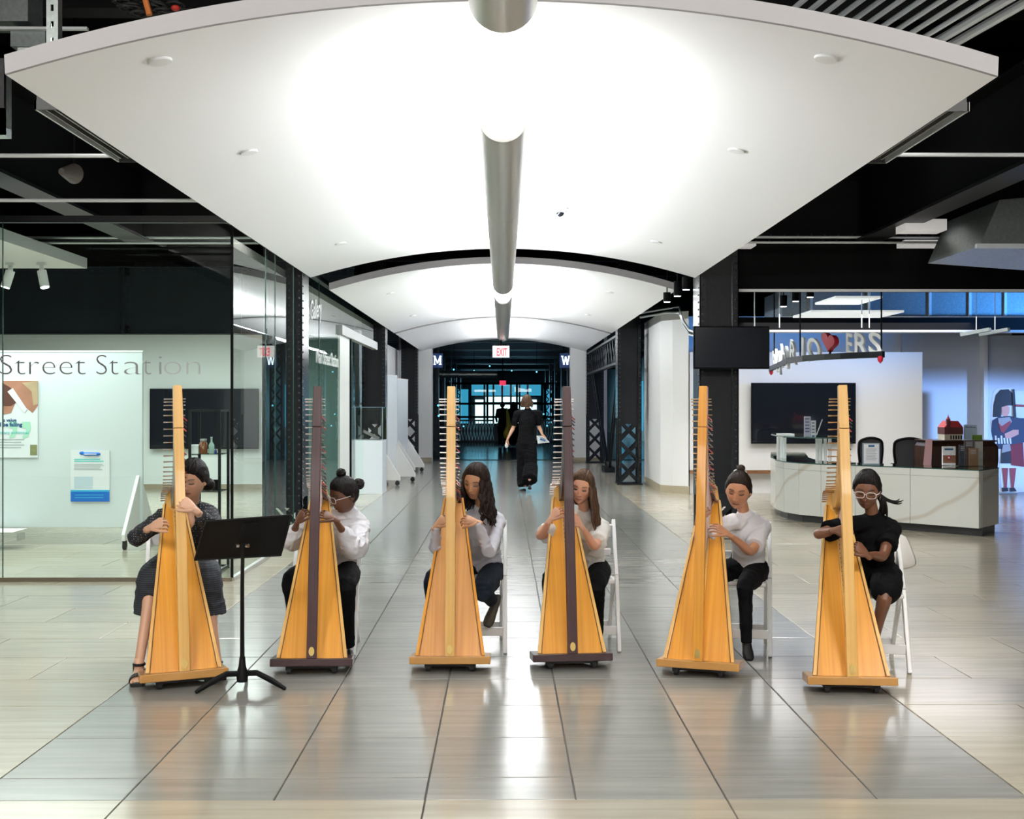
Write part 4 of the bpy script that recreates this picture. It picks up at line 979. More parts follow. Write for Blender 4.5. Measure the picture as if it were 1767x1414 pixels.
# task chairs
def task_chair(label, px, Y, ry):
    p = at(px, 0, Y); th = thing('task_chair', label, 'office chair', (p.x, p.y, 0), ry, local=True, group='office chairs behind the desk')
    mesh_m = mat('mesh_fabric', (.055, .055, .06), .7)
    m = B(); ring = []; prof = [(-.17, .62), (-.215, .8), (-.225, .95), (-.19, 1.05), (0, 1.09), (.19, 1.05), (.225, .95), (.215, .8), (.17, .62), (0, .59)]
    prof = [(p.x, p.z) for p in catmull0([(x, 0, z) for x, z in prof], 4)]; m.prism(prof, (0, .22, 0), (1,0,0), (0,0,1), (0,.012,0)); m.build('back_mesh', mesh_m, th)
    m = B(); m.tube([(x, .225, z) for x, z in prof+[prof[0]]], .02, 8); m.build('back_frame', M['black'], th, smooth=True)
    B().box((-.24, -.25, .47), (.24, .22, .54)).build('seat', mesh_m, th, bevel=.03)
    B().bar((0, .24, .5), (0, .26, .85), .06, .03).build('spine', M['black'], th)
    for s in (-1, 1): B().tube([(s*.27, .15, .5), (s*.29, .1, .7), (s*.28, -.12, .7)], .02, 8).build('armrest', M['black'], th, smooth=True)
    B().cyl((0, 0, .1), (0, 0, .47), .03, 12).build('gas_column', M['black'], th)
    for k in range(5):
        a = 2*PI*k/5; B().bar((0, 0, .12), (.3*math.cos(a), .3*math.sin(a), .08), .05, .04).build('base_arm', M['black'], th)
        B().ball((.3*math.cos(a), .3*math.sin(a), .04), .04, 10, 6).build('caster', M['rubber'], th, smooth=True)
task_chair('black mesh office chair behind the framed notice', 1521, 17.3, math.radians(25))
task_chair('black mesh office chair beside the pink cloth', 1577, 17.0, math.radians(-5))
o = B().add([at(1597, 759, 16.2), at(1609, 758, 16.2), at(1607, 803, 16.0), at(1593, 803, 16.0), at(1597, 759, 16.25), at(1609, 758, 16.25), at(1607, 803, 16.1), at(1593, 803, 16.1)],
            [(0,1,2,3),(7,6,5,4),(0,4,5,1),(1,5,6,2),(2,6,7,3),(3,7,4,0)]).build('pink_cloth', mat('pink_cloth', (.75, .45, .46), .85)); tag(o, 'pale pink cloth hanging beside the office chair', 'cloth')
# dark cabinet with model building
cab = thing('barrel_cabinet', 'dark brown wooden cabinet with bulging sides behind the desk', 'cabinet', at(1660, 900, 16.4))
a, b = at(1608, 760, 16.4), at(1714, 760, 16.4); dk = wood('dark_cabinet', (.05, .022, .012), (.02, .009, .005), rough=.35)
m = B(); rings = []
for z, e in ((0, 0), (.4, .02), (.8, .05), (1.0, .05), (a.z-.02, .0)):
    rings.append([(a.x-e, 16.4-e, z), (b.x+e, 16.4-e, z), (b.x+e, 16.95, z), (a.x-e, 16.95, z)])
m.loft(rings); m.build('body', dk, cab); B().box((a.x-.03, 16.35, a.z-.02), (b.x+.03, 17.0, a.z)).build('top', dk, cab)
for k in range(3): x = a.x+(b.x-a.x)*(k+1)/4; B().box((x-.01, 16.345, .1), (x+.01, 16.36, a.z-.05)).build('stile', dk, cab)
mb = thing('model_building', 'small model building with a red roof and tower on the dark cabinet', 'model building', at(1645, 760, 16.6))
x0, x1 = at(1630, 0, 16.5).x, at(1661, 0, 16.5).x; zb = a.z; Zp = lambda py: at(0, py, 16.5).z
B().box((x0, 16.5, zb), (x1, 16.75, Zp(750))).build('arcade_wall', mat('cream_wall', (.62, .58, .45), .6), mb)
for k in range(5): xx = x0+.08+k*.036; B().box((xx, 16.497, zb+.01), (xx+.018, 16.5, Zp(752))).build('arch_opening', M['black'], mb)
B().box((x0-.005, 16.49, Zp(750)), (x1+.005, 16.76, Zp(738))).build('upper_storey', mat('brick_dark', (.10, .02, .02), .6), mb)
rr = mat('red_roof', (.42, .02, .025), .5)
B().prism([(0, 0), (x1-x0+.01, 0), (x1-x0-.06, .09), (.07, .09)], (x0-.005, 16.49, Zp(738)), (1,0,0), (0,0,1), (0,.27,0)).build('roof', rr, mb)
tx = at(1636, 0, 16.5).x; B().box((tx-.02, 16.48, Zp(745)), (tx+.025, 16.53, Zp(724))).build('tower', bpy.data.materials['brick_dark'], mb)
B().lathe((tx+.002, 16.505, Zp(724)), [(.034, 0), (.02, .02), (.008, .04), (.001, .07)], 10).build('tower_roof', rr, mb, smooth=40)
box_at('info_card', 'pale blue printed card standing on the dark cabinet behind the brochures', 'card', 1663, 1686, 733, 759, 16.55, .01, mat('pale_blue_card', (.50, .64, .80), .5))
text('letters', 'Main Street', at(1665, 739, 16.54), .035, (1,0,0), (0,0,1), M['navy_print'], bpy.data.objects['info_card'], .001, fit=.15)
box_at('green_card', 'small card with a green square on the dark cabinet', 'card', 1678, 1695, 751, 760, 16.5, .01, mat('green_card', (.14, .28, .03), .5))
# brochures on desk
th = thing('brochure_rack', 'clear rack of dark brochures at the right end of the reception desk', 'brochure rack', at(1675, 806, 15.0))
for k, (x0, x1, y0, col, lb) in enumerate(((1655, 1672, 768, (.05, .06, .08), 'dark navy brochure'), (1664, 1682, 760, (.10, .08, .075), 'grey brown brochure'), (1672, 1688, 774, (.30, .17, .09), 'brown brochure with a round emblem'), (1677, 1696, 762, (.42, .42, .40), 'pale brochure'))):
    a, b = at(x0, 806, 15.1-.08*(k % 3)), at(x1, y0, 15.1-.08*(k % 3)); o = B().box((a.x, a.y, .8), (b.x, a.y+.012, b.z)).build('brochure', mat('brochure%d' % k, col, .4, var=.3, vscale=25), th); o['label'] = lb
    for r in range(3): B().box((a.x+.02, a.y-.003, b.z-.03-r*.022), (b.x-.03, a.y, b.z-.02-r*.022)).build('text_line', M['grey_print'], o)
a, b = at(1653, 806, 14.9), at(1700, 780, 14.9); pane(th, (a.x, 14.9, .8), (b.x, 14.9, b.z), 'clear_front', 'glass_clear'); B().box((a.x, 14.9, .8), (b.x, 15.15, .806)).build('rack_base', M['glass_clear'], th)
th = thing('brochure_box', 'upright booklet with a red and white tooth-shaped emblem on the reception desk', 'booklet', at(1638, 806, 15.2))
a, b = at(1627, 803, 15.2), at(1649, 771, 15.2); B().box((a.x, 15.2, .8), (b.x, 15.24, b.z)).build('cover', M['paper'], th); B().box((a.x, 15.197, .83), (b.x, 15.2, .93)).build('cover_photo', mat('photo_brown', (.25, .12, .07), .5, var=.5, vscale=30), th)
c = at(1637, 790, 15.19); B().cyl(c, c+V((0, -.006, 0)), .028, 16).build('red_emblem', rr, th); B().box((c.x-.012, c.y-.009, c.z-.01), (c.x+.012, c.y-.006, c.z+.012)).build('emblem_mark', M['paper'], th)
q_ = at(1630, 777, 15.197); B().box((q_.x, 15.194, q_.z), (q_.x+.11, 15.197, q_.z+.02)).build('title_line', M['navy_print'], th)
# flat piper standee
st = thing('cutout_standee', 'life-size flat cutout of a bagpiper in a tall black fur hat and red kilt', 'cardboard cutout', at(1740, 852, 20.9))
SY = 20.9
def flat(name, pts, mt, dy):
    ps = [at(x, y, SY) for x, y in pts]; B().prism([(p.x, p.z) for p in ps], (0, SY-dy, 0), (1,0,0), (0,0,1), (0, .004 if dy else .02, 0)).build(name, mt, st)
P_ = lambda n, c: mat(n, c, .5)
nv = P_('print_navy', (.02, .035, .09)); bkp = P_('print_black', (.012, .014, .022)); wp = P_('print_white', (.62, .72, .85)); rd = P_('print_red', (.28, .035, .05)); sk = P_('print_skin', (.62, .33, .30)); gy = P_('print_grey', (.30, .32, .36)); pk = striped('print_tartan', (.25, .04, .06), (.05, .02, .04), 20)
flat('backing', [(1714,676),(1722,670),(1745,670),(1752,675),(1800,675),(1800,848),(1755,850),(1738,850),(1728,848),(1724,790),(1716,775),(1709,730),(1711,700)], wp, 0)
flat('fur_hat', [(1713,720),(1714,700),(1718,682),(1726,673),(1740,672),(1748,680),(1750,700),(1740,700),(1728,704),(1727,720)], bkp, .006)
flat('face', [(1728,703),(1738,700),(1742,704),(1741,714),(1736,721),(1729,716)], sk, .008)
flat('tunic', [(1712,726),(1722,720),(1742,718),(1760,722),(1800,722),(1800,760),(1765,764),(1750,775),(1722,775),(1714,765),(1710,745)], nv, .008)
flat('plaid', [(1722,722),(1742,720),(1746,728),(1730,745),(1724,738)], gy, .011)
flat('sash', [(1721,728),(1728,736),(1743,726),(1744,731),(1731,748),(1726,744)], rd, .014)
for i in range(6): flat('white_cord', [(1716+i*5,752+i%2*4),(1719+i*5,752+i%2*4),(1720+i*5,766),(1717+i*5,766)], wp, .012)
flat('hands', [(1733,749),(1748,742),(1757,742),(1757,750),(1742,757),(1734,756)], sk, .014)
flat('sporran', [(1728,772),(1742,770),(1744,800),(1726,800)], bkp, .014); flat('sporran_top', [(1730,768),(1742,766),(1744,778),(1728,782)], gy, .017)
flat('kilt', [(1742,768),(1765,764),(1767,806),(1745,803)], pk, .012)
flat('stocking', [(1729,808),(1739,808),(1737,843),(1733,843)], rd, .012); flat('stocking', [(1742,808),(1753,808),(1749,843),(1745,843)], rd, .012)
flat('shoe', [(1728,842),(1739,842),(1739,848),(1729,849)], bkp, .014); flat('shoe', [(1742,842),(1750,842),(1754,848),(1742,849)], bkp, .014)
flat('pipes', [(1746,672),(1750,672),(1753,720),(1748,722)], bkp, .017); flat('drone_pipe', [(1750,698),(1800,700),(1800,704),(1750,702)], rd, .017)
B().bar(at(1740, 849, 20.93), at(1740, 845, 21.4), .3, .02).build('rear_foot', M['paper'], st)
# sign on rail
th = thing('hanging_sign', 'curved hanging sign with white letters and a red heart for the letter V', 'sign', at(1430, 615, 14.5))
rp = [at(px, 0, Y) for px, Y in ((1524.6, 14.1), (1453, 14.6), (1425.6, 14.85), (1388, 15.3), (1360, 16.1), (1348, 17.5), (1329, 19.8))]
RZ = 2.18
m = B()
for i in range(len(rp)-1): m.bar((rp[i].x, rp[i].y, RZ), (rp[i+1].x, rp[i+1].y, RZ), .05, .075)
m.build('rail', M['steel_black'], th)
def rail_at(px):
    best = None
    for i in range(len(rp)-1):
        for k in range(21):
            p = rp[i].lerp(rp[i+1], k/20); u = 883.5+F*((p.x*math.cos(YAW)-p.y*math.sin(YAW))/(p.y*math.cos(YAW)+p.x*math.sin(YAW)))
            if best is None or abs(u-px) < best[0]: best = (abs(u-px), p, (rp[i]-rp[i+1]).normalized())
    return best[1], best[2]
M['sign_letter'] = mat('sign_letter', (.80, .82, .82), .35)
for s, px, px1 in (('F', 1334, 1337.5), ('L', 1338.5, 1342), ('A', 1343, 1348), ('V', 1348.5, 1353), ('O', 1355, 1361), ('R', 1364, 1374), ('L', 1384, 1396), ('O', 1393, 1416), ('E', 1459, 1471), ('R', 1474, 1497), ('S', 1500, 1520)):
    p, t = rail_at(px); q, _ = rail_at(px1); d = q-p; w = max(d.length, .07)
    text('letter', s, (p.x, p.y, RZ+.04), .36, t if d.length < .02 else d.normalized(), (0,0,1), M['sign_letter'], th, .018, fit=w, bold=.006)
p, t = rail_at(1433); hp = []
for i in range(32):
    a = 2*PI*i/32; hp.append((.0078*16*math.sin(a)**3, .0078*(13*math.cos(a)-5*math.cos(2*a)-2*math.cos(3*a)-math.cos(4*a))))
B().prism(hp, V((p.x, p.y, RZ+.19))-V((t.y, -t.x, 0))*0+V((t.y, -t.x, 0))*-.04, t, (0,0,1), V((t.y, -t.x, 0))*.08).build('red_heart', mat('heart_red', (.40, .012, .03), .45), th, bevel=.012)
B().cyl((p.x, p.y, RZ), (p.x, p.y, RZ+.08), .015, 8).build('heart_stem', M['black'], th)
for px in (1336, 1381, 1520.5):
    q, _ = rail_at(px); B().cyl((q.x, q.y, RZ), (q.x, q.y, 4.8), .010, 8).build('hanger_rod', M['black'], th)
for px in (1330, 1518):
    q, _ = rail_at(px); m = B(); m.lathe((q.x, q.y-.04, RZ-.11), [(.001, 0), (.03, .03), (.036, .07), (.02, .09), (.001, .09)], 12); m.build('red_drop', bpy.data.materials['heart_red'], th, smooth=40)

# ------------------------------------------------------------------ harps
def catmull(P, n=6):
    P = [V(p) for p in P]; out = []
    for i in range(len(P)-1):
        a, b, c, d = P[max(i-1, 0)], P[i], P[i+1], P[min(i+2, len(P)-1)]
        for k in range(n):
            t = k/n; out.append(.5*((2*b)+(c-a)*t+(2*a-5*b+4*c-d)*t*t+(3*b-a-3*c+d)*t**3))
    out.append(P[-1]); return out
TOPC = [(0, 0, 1.66), (0, .05, 1.60), (0, .11, 1.44), (0, .18, 1.27), (0, .26, 1.16), (0, .34, 1.12), (0, .41, 1.13), (0, .47, 1.08), (0, .49, 1.0)]
BOTC = [(0, 0, 1.44), (0, .05, 1.38), (0, .10, 1.25), (0, .16, 1.12), (0, .23, 1.04), (0, .30, 1.00), (0, .36, 1.00), (0, .41, .99), (0, .43, .97)]
pinm = B().tube([(-.074, 0, 0), (-.05, 0, 0), (-.018, 0, 0), (.045, 0, 0)], [.0045, .0035, .003, .003], 8).mesh('tuning_pin', M['pin'], 40)
pinm2 = B().tube([(-.074, 0, 0), (-.05, 0, 0), (-.018, 0, 0), (.045, 0, 0)], [.0045, .0035, .003, .003], 8).mesh('tuning_pin', mat('pin_warm', (.55, .36, .20), .3, metal=.8), 40)
levm = B().bar((.02, 0, 0), (.05, .01, -.028), .006, .006).bar((.018, 0, -.004), (.026, 0, -.004), .014, .014).mesh('sharping_lever', M['lever'])
levr = B().bar((.02, 0, 0), (.05, .01, -.028), .006, .006).bar((.018, 0, -.004), (.026, 0, -.004), .014, .014).mesh('sharping_lever', M['lever_red'])
strm = B().cyl((0, 0, 0), (0, 0, 1), .0011, 5).mesh('string', M['string'], True)
strr = B().cyl((0, 0, 0), (0, 0, 1), .0011, 5).mesh('string', M['string_red'], True)
HARP = {}
base_dark = mat('inlay_brown', (.10, .035, .01), .5)
def harp(i, px, ybar, yaw, roll, board, trim, post, base, label, tilt=7, warm=False, topdx=0, npin=33):
    Y = 1.51*F/(ybar-700); p = at(px, 700, Y); yaw = math.radians(yaw)
    th = thing('lever_harp', label, 'harp', (p.x, p.y, 0), yaw, 'standing harps played by the seated players', local=True)
    t = math.radians(tilt); piv = V((0, .26, .03)); Rt = Matrix.Rotation(-t, 3, 'X'); Ro = Matrix.Rotation(math.radians(roll), 3, 'Y')
    Rt = Matrix.Rotation(-t, 3, 'X')
    if (Rt@V((0, 0, 1))).y < 0: Rt = Matrix.Rotation(t, 3, 'X')
    def T(q): q = V(q); q = Ro@(q-V((0,0,.05)))+V((0,0,.05)); return Rt@(q-piv)+piv
    def fin(b, name, mt, parent=th, **k):
        b.v = [tuple(T(q)) for q in b.v]; return b.build(name, mt, parent, **k)
    M3 = Rt@Ro
    # base
    fin(B().cbox((0, .14, .047), (.475, .28, .045)), 'base', base, bevel=.005)
    fin(B().cbox((0, .14, .02), (.30, .20, .02)), 'caster_plate', M['rubber'])
    for sx in (-1, 1):
        for y in (.06,) if tilt > 2 else (.06, .24):
            m = B(); m.cyl((sx*.13-.012, y, .02-.012), (sx*.13+.012, y, .02-.012), .028, 14); m.box((sx*.13-.02, y-.015, .0), (sx*.13+.02, y+.02, .03)); fin(m, 'caster', M['rubber'], smooth=30)
    # soundbox: behind a tapered board
    b0, b1 = V((0, .05, .07)), V((0, .445, 1.015)); w0, w1 = .205, .062; dn = (b1-b0).normalized(); nrm = V((0, dn.z, -dn.y))
    rings = []
    for k in range(9):
        u = k/8; c = b0.lerp(b1, u); w = w0+(w1-w0)*u; dp = .20*(1-u)+.10*u
        r = [c+V((-w, 0, 0)), c+V((w, 0, 0))]
        for a in [PI*j/8 for j in range(0, 9)]:
            r.append(c+V((w*math.cos(a), 0, 0))+nrm*(.04+(dp-.04)*math.sin(a)))
        rings.append(r)
    m = B(); m.loft([[q+nrm*.008 for q in r] for r in rings]); fin(m, 'soundbox', board, smooth=35)
    def quad(u0, u1, f0, f1, th_, name, mt, off=0, bev=0):
        m = B(); a = b0.lerp(b1, u0); c = b0.lerp(b1, u1); W0 = w0+(w1-w0)*u0; W1 = w0+(w1-w0)*u1
        q = [a+V((W0*f0, 0, 0)), a+V((W0*f1, 0, 0)), c+V((W1*f1, 0, 0)), c+V((W1*f0, 0, 0))]
        m.add([x+nrm*(-off) for x in q]+[x+nrm*(th_-off) for x in q], [(0,1,2,3),(7,6,5,4),(0,4,5,1),(1,5,6,2),(2,6,7,3),(3,7,4,0)])
        return fin(m, name, mt, bevel=bev)
    quad(0, 1, -.985, .985, .008, 'soundboard', board)
    def strip(sx):
        m = B(); a, c = b0, b1; wd = .020; q = [a+V((sx*w0, 0, 0)), a+V((sx*(w0-wd), 0, 0)), c+V((sx*(w1-wd*.55), 0, 0)), c+V((sx*w1, 0, 0))]
        m.add([x-nrm*.007 for x in q]+[x+nrm*.012 for x in q], [(0,1,2,3),(7,6,5,4),(0,4,5,1),(1,5,6,2),(2,6,7,3),(3,7,4,0)]); fin(m, 'edge_strip', trim, bevel=.002)
    strip(-1); strip(1)
    for sx in (-1, 1): m = B(); m.bar(b0+V((sx*(w0-.023), 0, 0))-nrm*.004, b1+V((sx*(w1-.014), 0, 0))-nrm*.004, .003, .003, nrm); fin(m, 'inlay_line', base_dark)
    m = B(); m.bar(b0-nrm*.004, b1-nrm*.004, .022, .008, nrm); fin(m, 'string_rib', trim)
    m = B()
    for k in range(npin): m.ball(b0.lerp(b1, .08+.86*k/(npin-1))-nrm*.0085, .003, 6, 4)
    o = fin(m, 'string_eyelets', M['lever'], smooth=True); o['kind'] = 'stuff'
    # pillar (slightly tapered post), with a joint line near the top
    m = B(); pts = [(0, .02, .07), (0, .02, .5), (topdx*.25, .02, .9), (topdx*.7, .02, 1.30), (topdx, .02, 1.42)]
    rings = []
    for (x, y, z), w in zip(pts, (.029, .029, .028, .027, .027)): rings.append([(x-w, y-.024, z), (x+w, y-.024, z), (x+w, y+.024, z), (x-w, y+.024, z)])
    m.loft(rings); fin(m, 'pillar', post, bevel=.003)
    m = B(); rings = []
    for z, w in ((1.423, .027), (1.55, .026), (1.665, .024)): x = topdx*(1+.25*(z-1.42)/.25); rings.append([(x-w, -.004, z), (x+w, -.004, z), (x+w, .046, z), (x-w, .046, z)])
    m.loft(rings); fin(m, 'pillar_head', post, bevel=.003)
    # neck
    tc, bc = catmull(TOPC, 5), catmull(BOTC, 5)
    def sx(z, y): return topdx*max(0, 1-y/.4)
    for nm, x0, x1, mt in (('neck', -.016, .014, post), ('neck_plate', -.019, -.0165, M['galv'] if i == 0 else post)):
        m = B(); rings = [[(x0+sx(0, a.y), a.y+.02, a.z), (x1+sx(0, a.y), a.y+.02, a.z), (x1+sx(0, b.y), b.y+.02, b.z), (x0+sx(0, b.y), b.y+.02, b.z)] for a, b in zip(tc, bc)]
        m.loft(rings)
        fin(m, nm, mt, smooth=30)
    # shoulder block where the neck meets the soundbox
    m = B(); m.tube([(0, .47, .93), (0, .475, 1.02), (0, .46, 1.09), (0, .42, 1.125)], [(.055, .05), (.052, .045), (.04, .035), (.018, .02)], 14, side=(1, 0, 0), rnd=True); fin(m, 'shoulder', trim, smooth=50)
    # plaque
    m = B(); m.prism([(.016*math.cos(a), .03+.026*math.sin(a) if abs(math.sin(a)) < .99 else .03+.026*math.sin(a)) for a in [2*PI*k/16 for k in range(16)]], (0, -.0045, .082), (1,0,0), (0,0,1), (0,-.003,0)); fin(m, 'brass_plaque', M['brass'])
    # pins, levers, strings (individual)
    nb = len(tc)-1; rot = M3.to_euler()
    def curve(c, u): k = min(int(u*nb), nb-1); return c[k].lerp(c[k+1], u*nb-k)
    bp = lambda u: b0.lerp(b1, u)
    for k in range(npin):
        u = .03+.88*(k/(npin-1))**.92; top = curve(tc, u); bot = curve(bc, u); q = top.lerp(bot, .28)+V((sx(0, top.y), .02, 0)); lv = top.lerp(bot, .72)+V((sx(0, top.y), .02, 0))
        o = bpy.data.objects.new('tuning_pin', pinm2 if warm else pinm); COL.objects.link(o); o.parent = th; o.location = T(q); o.rotation_euler = rot
        red = k % 7 in (0, 3)
        o = bpy.data.objects.new('sharping_lever', levr if red else levm); COL.objects.link(o); o.parent = th; o.location = T(lv); o.rotation_euler = rot
        s1 = T(lv+V((.022, -.002, 0))); s0 = T(bp(.08+.86*k/(npin-1))-nrm*.009); d = s1-s0
        o = bpy.data.objects.new('string', strr if red else strm); COL.objects.link(o); o.parent = th; o.location = s0
        o.rotation_euler = V((0,0,1)).rotation_difference(d).to_euler(); o.scale = (1.15-.5*k/npin, 1.15-.5*k/npin, d.length)
    HARP[i] = (th, T)
    return th
g, gl, cd, mh, bb, bd = M['maple'], M['maple_light'], M['cedar'], M['mahogany'], M['bamboo'], M['base_dark']
harp(0, 319, 1171.5, 20, -.8, g, gl, gl, bb, 'golden wood harp played by the woman beside the music stand')
harp(1, 537, 1149.5, 5, .8, g, gl, mh, bd, 'golden harp with dark red pillar played by the girl with two hair buns')
harp(2, 776, 1146, 0, 0, cd, g, gl, bb, 'reddish wood harp with pale pillar played by the girl with long black wavy hair')
harp(3, 989, 1141.5, 3, -.6, g, gl, mh, bd, 'golden harp with dark red pillar played by the girl with long brown hair')
harp(4, 1203, 1155, -17, .3, g, gl, g, bb, 'golden harp angled to the left, played by the girl with the white hair tie', warm=True)
harp(5, 1472, 1183.5, -8, -.9, g, gl, gl, bb, 'golden harp at the far right played by the girl in the black tee', warm=True)

# ------------------------------------------------------------------ folding chairs
def chair(px, Y, yaw, label):
    p = at(px, 700, Y)
    th = thing('folding_chair', label, 'chair', (p.x, p.y, 0), math.radians(yaw), 'white folding chairs of the harp players', local=True); w = M['plastic_white']
    for s in (-1, 1):
        m = B(); m.bar((s*.205, -.21, 0), (s*.205, -.02, .46), .024, .04); m.bar((s*.205, -.02, .46), (s*.205, .20, .80), .024, .04); m.build('leg', w, th, bevel=.004)
        m = B(); m.bar((s*.18, .24, 0), (s*.18, -.06, .45), .022, .038); m.build('leg', w, th, bevel=.004)
    m = B(); m.cbox((0, 0, .445), (.36, .38, .03)); m.build('seat', w, th, bevel=.01)
    m = B(); m.cbox((0, .01, .463), (.32, .32, .014)); m.build('seat_pad', w, th, bevel=.005)
    m = B(); m.bar((-.195, .175, .735), (.195, .175, .735), .02, .09, (0, -.4, 1)); m.build('top_rail', w, th, bevel=.006)
    m = B(); m.bar((-.18, .10, .60), (.18, .10, .60), .016, .05, (0, -.4, 1)); m.build('lower_rail', w, th, bevel=.005)
    for z, y in ((.13, -.155),): B().bar((-.2, y, z), (.2, y, z), .02, .055).build('stretcher', w, th, bevel=.003)
    B().bar((-.18, .17, .11), (.18, .17, .11), .02, .05).build('stretcher', w, th, bevel=.003)
    return th
chair(314, 7.32, 14, 'white folding chair under the woman in the polka-dot dress')
chair(563, 7.65, 0, 'white folding chair under the girl with two hair buns')
chair(817, 7.70, 0, 'white folding chair under the girl with long black hair')
chair(1009, 7.74, 0, 'white folding chair under the girl with long brown hair')
chair(1272, 7.62, -12, 'white folding chair under the girl with the white hair tie')
chair(1497, 7.15, -8, 'white folding chair with a white jacket on its back')
# jacket on the right-hand chair
def cloth(name, label, cat, grid, mt, th=.012):
    m = B(); R = len(grid); C_ = len(grid[0]); vs = [V(p) for r in grid for p in r]; n = len(vs)
    vs += [p+V((0, th, 0)) for p in vs]; fs = []
    for i in range(R-1):
        for j in range(C_-1):
            a = i*C_+j; fs.append((a, a+1, a+C_+1, a+C_)); fs.append((a+n, a+C_+n, a+C_+1+n, a+1+n))
    for i in range(R-1): a = i*C_; fs.append((a, a+C_, a+C_+n, a+n)); a = i*C_+C_-1; fs.append((a, a+n, a+C_+n, a+C_))
    for j in range(C_-1): fs.append((j, j+n, j+1+n, j+1)); a = (R-1)*C_+j; fs.append((a, a+1, a+1+n, a+n))
    m.add(vs, fs); o = m.build(name, mt, None, smooth=True); md = o.modifiers.new('s', 'SUBSURF'); md.levels = md.render_levels = 1
    return tag(o, label, cat)
cloth('jacket', 'off-white jacket draped over the back of the rightmost folding chair', 'jacket',
      [[at(1500, 930, 7.36), at(1522, 922, 7.33), at(1545, 920, 7.30), at(1566, 922, 7.34)],
       [at(1502, 948, 7.30), at(1525, 944, 7.27), at(1551, 942, 7.24), at(1574, 946, 7.32)],
       [at(1506, 966, 7.28), at(1528, 966, 7.22), at(1556, 966, 7.20), at(1586, 972, 7.34)],
       [at(1512, 975, 7.30), at(1534, 982, 7.26), at(1562, 986, 7.25), at(1580, 978, 7.36)]], M['cloth_tee'])

# ------------------------------------------------------------------ music stand
th = thing('music_stand', 'black music stand with a wide tilted desk in front of the woman', 'music stand', (at(419, 0, 6.6).x, 6.6, 0))
tl, tr, br, bl_ = at(356, 900, 6.42), at(503, 889, 6.42), at(484, 959, 6.62), at(336, 967, 6.62)
n = (tr-tl).cross(bl_-tl).normalized()
if n.y > 0: n = -n
m = B(); q = [tl, tr, br, bl_]; m.add(q+[x-n*.004 for x in q], [(0,1,2,3),(7,6,5,4),(0,4,5,1),(1,5,6,2),(2,6,7,3),(3,7,4,0)]); m.build('desk', M['stand'], th)
for a, b in ((tl, tr), (bl_, br), (tl, bl_), (tr, br)): B().bar(a, b, .008, .008).build('rim', M['stand'], th)
m = B(); q = [bl_, br, br+V((0, .06, .02)), bl_+V((0, .06, .02))]; m.add(q+[x-V((0,0,.004)) for x in q], [(0,1,2,3),(7,6,5,4),(0,4,5,1),(1,5,6,2),(2,6,7,3),(3,7,4,0)]); m.build('ledge', M['stand'], th)
c0 = (tl+tr)/2; c1 = (bl_+br)/2; ex = (tr-tl).normalized()
m = B(); q = [c0.lerp(c1, .12)-ex*.02, c0.lerp(c1, .12)+ex*.06, c0.lerp(c1, .8)+ex*.04, c0.lerp(c1, .8)-ex*.05]; m.add([x+n*.012 for x in q]+[x+n*.001 for x in q], [(0,1,2,3),(7,6,5,4),(0,4,5,1),(1,5,6,2),(2,6,7,3),(3,7,4,0)]); m.build('desk_bracket', M['stand'], th)
top = at(419, 945, 6.50); base = V((at(418, 0, 6.62).x, 6.62, .0))
B().tube([top+V((0, 0, .02)), at(418, 1010, 6.56), V((base.x, base.y, .12))], [.010, .011, .013], 12).build('post', M['stand'], th, smooth=40)
for s in (-1, 1): m = B(); m.cyl(top+V((s*.02, -.005, .01)), top+V((s*.034, -.012, .01)), .011, 14); m.build('knob', M['pin'], th, smooth=40)
B().lathe((base.x, base.y, .03), [(.001, 0), (.03, 0), (.034, .04), (.02, .09), (.016, .14), (.001, .14)], 16).build('hub', M['stand'], th, smooth=40)
for a in (-142, -20, 95):
    d = V((math.cos(math.radians(a)), math.sin(math.radians(a)), 0)); l = .27 if a != 95 else .2
    B().tube([base+V((0, 0, .075)), base+d*l*.35+V((0, 0, .085)), base+d*l*.7+V((0, 0, .05)), base+d*l+V((0, 0, .012))], [(.016, .014), (.017, .012), (.018, .011), (.012, .008)], 10, side=(0,0,1), rnd=True).build('leg', M['stand'], th, smooth=True)

# ------------------------------------------------------------------ people
def remeshed(b, voxel, smooth=3, fold=0, fscale=9, seed=0):
    me = b.mesh('tmp', M['white']); o = bpy.data.objects.new('tmp', me); COL.objects.link(o)
    r = o.modifiers.new('r', 'REMESH'); r.mode = 'VOXEL'; r.voxel_size = voxel
    if smooth: s = o.modifiers.new('s', 'SMOOTH'); s.iterations = smooth; s.factor = .5
    dg = bpy.context.evaluated_depsgraph_get(); m2 = bpy.data.meshes.new_from_object(o.evaluated_get(dg))
    n = len(m2.vertices); co_ = np.empty(n*3, 'f'); m2.vertices.foreach_get('co', co_); co_ = co_.reshape(-1, 3)
    if fold:
        no = np.empty(n*3, 'f'); m2.vertices.foreach_get('normal', no); no = no.reshape(-1, 3)
        so = V((seed*3.1, seed*1.7, 0))
        for i in range(n):
            p = V(co_[i]); q = V((p.x*fscale, p.y*fscale, p.z*fscale*1.6))+so
            w = noise.noise(q+V((noise.noise(q*.7)*1.5, 0, 0)))
            co_[i] += no[i]*fold*(1-abs(w)*3.2 if abs(w) < .31 else 0)*.9
    vs = [tuple(v) for v in co_.tolist()]; fs = [tuple(p.vertices) for p in m2.polygons]
    bpy.data.objects.remove(o); bpy.data.meshes.remove(m2); bpy.data.meshes.remove(me)
    return vs, fs
def sstep(a, b, x): t = np.clip((x-a)/(b-a), 0, 1); return t*t*(3-2*t)
def gs(x, s): return np.exp(-(x/s)**2)
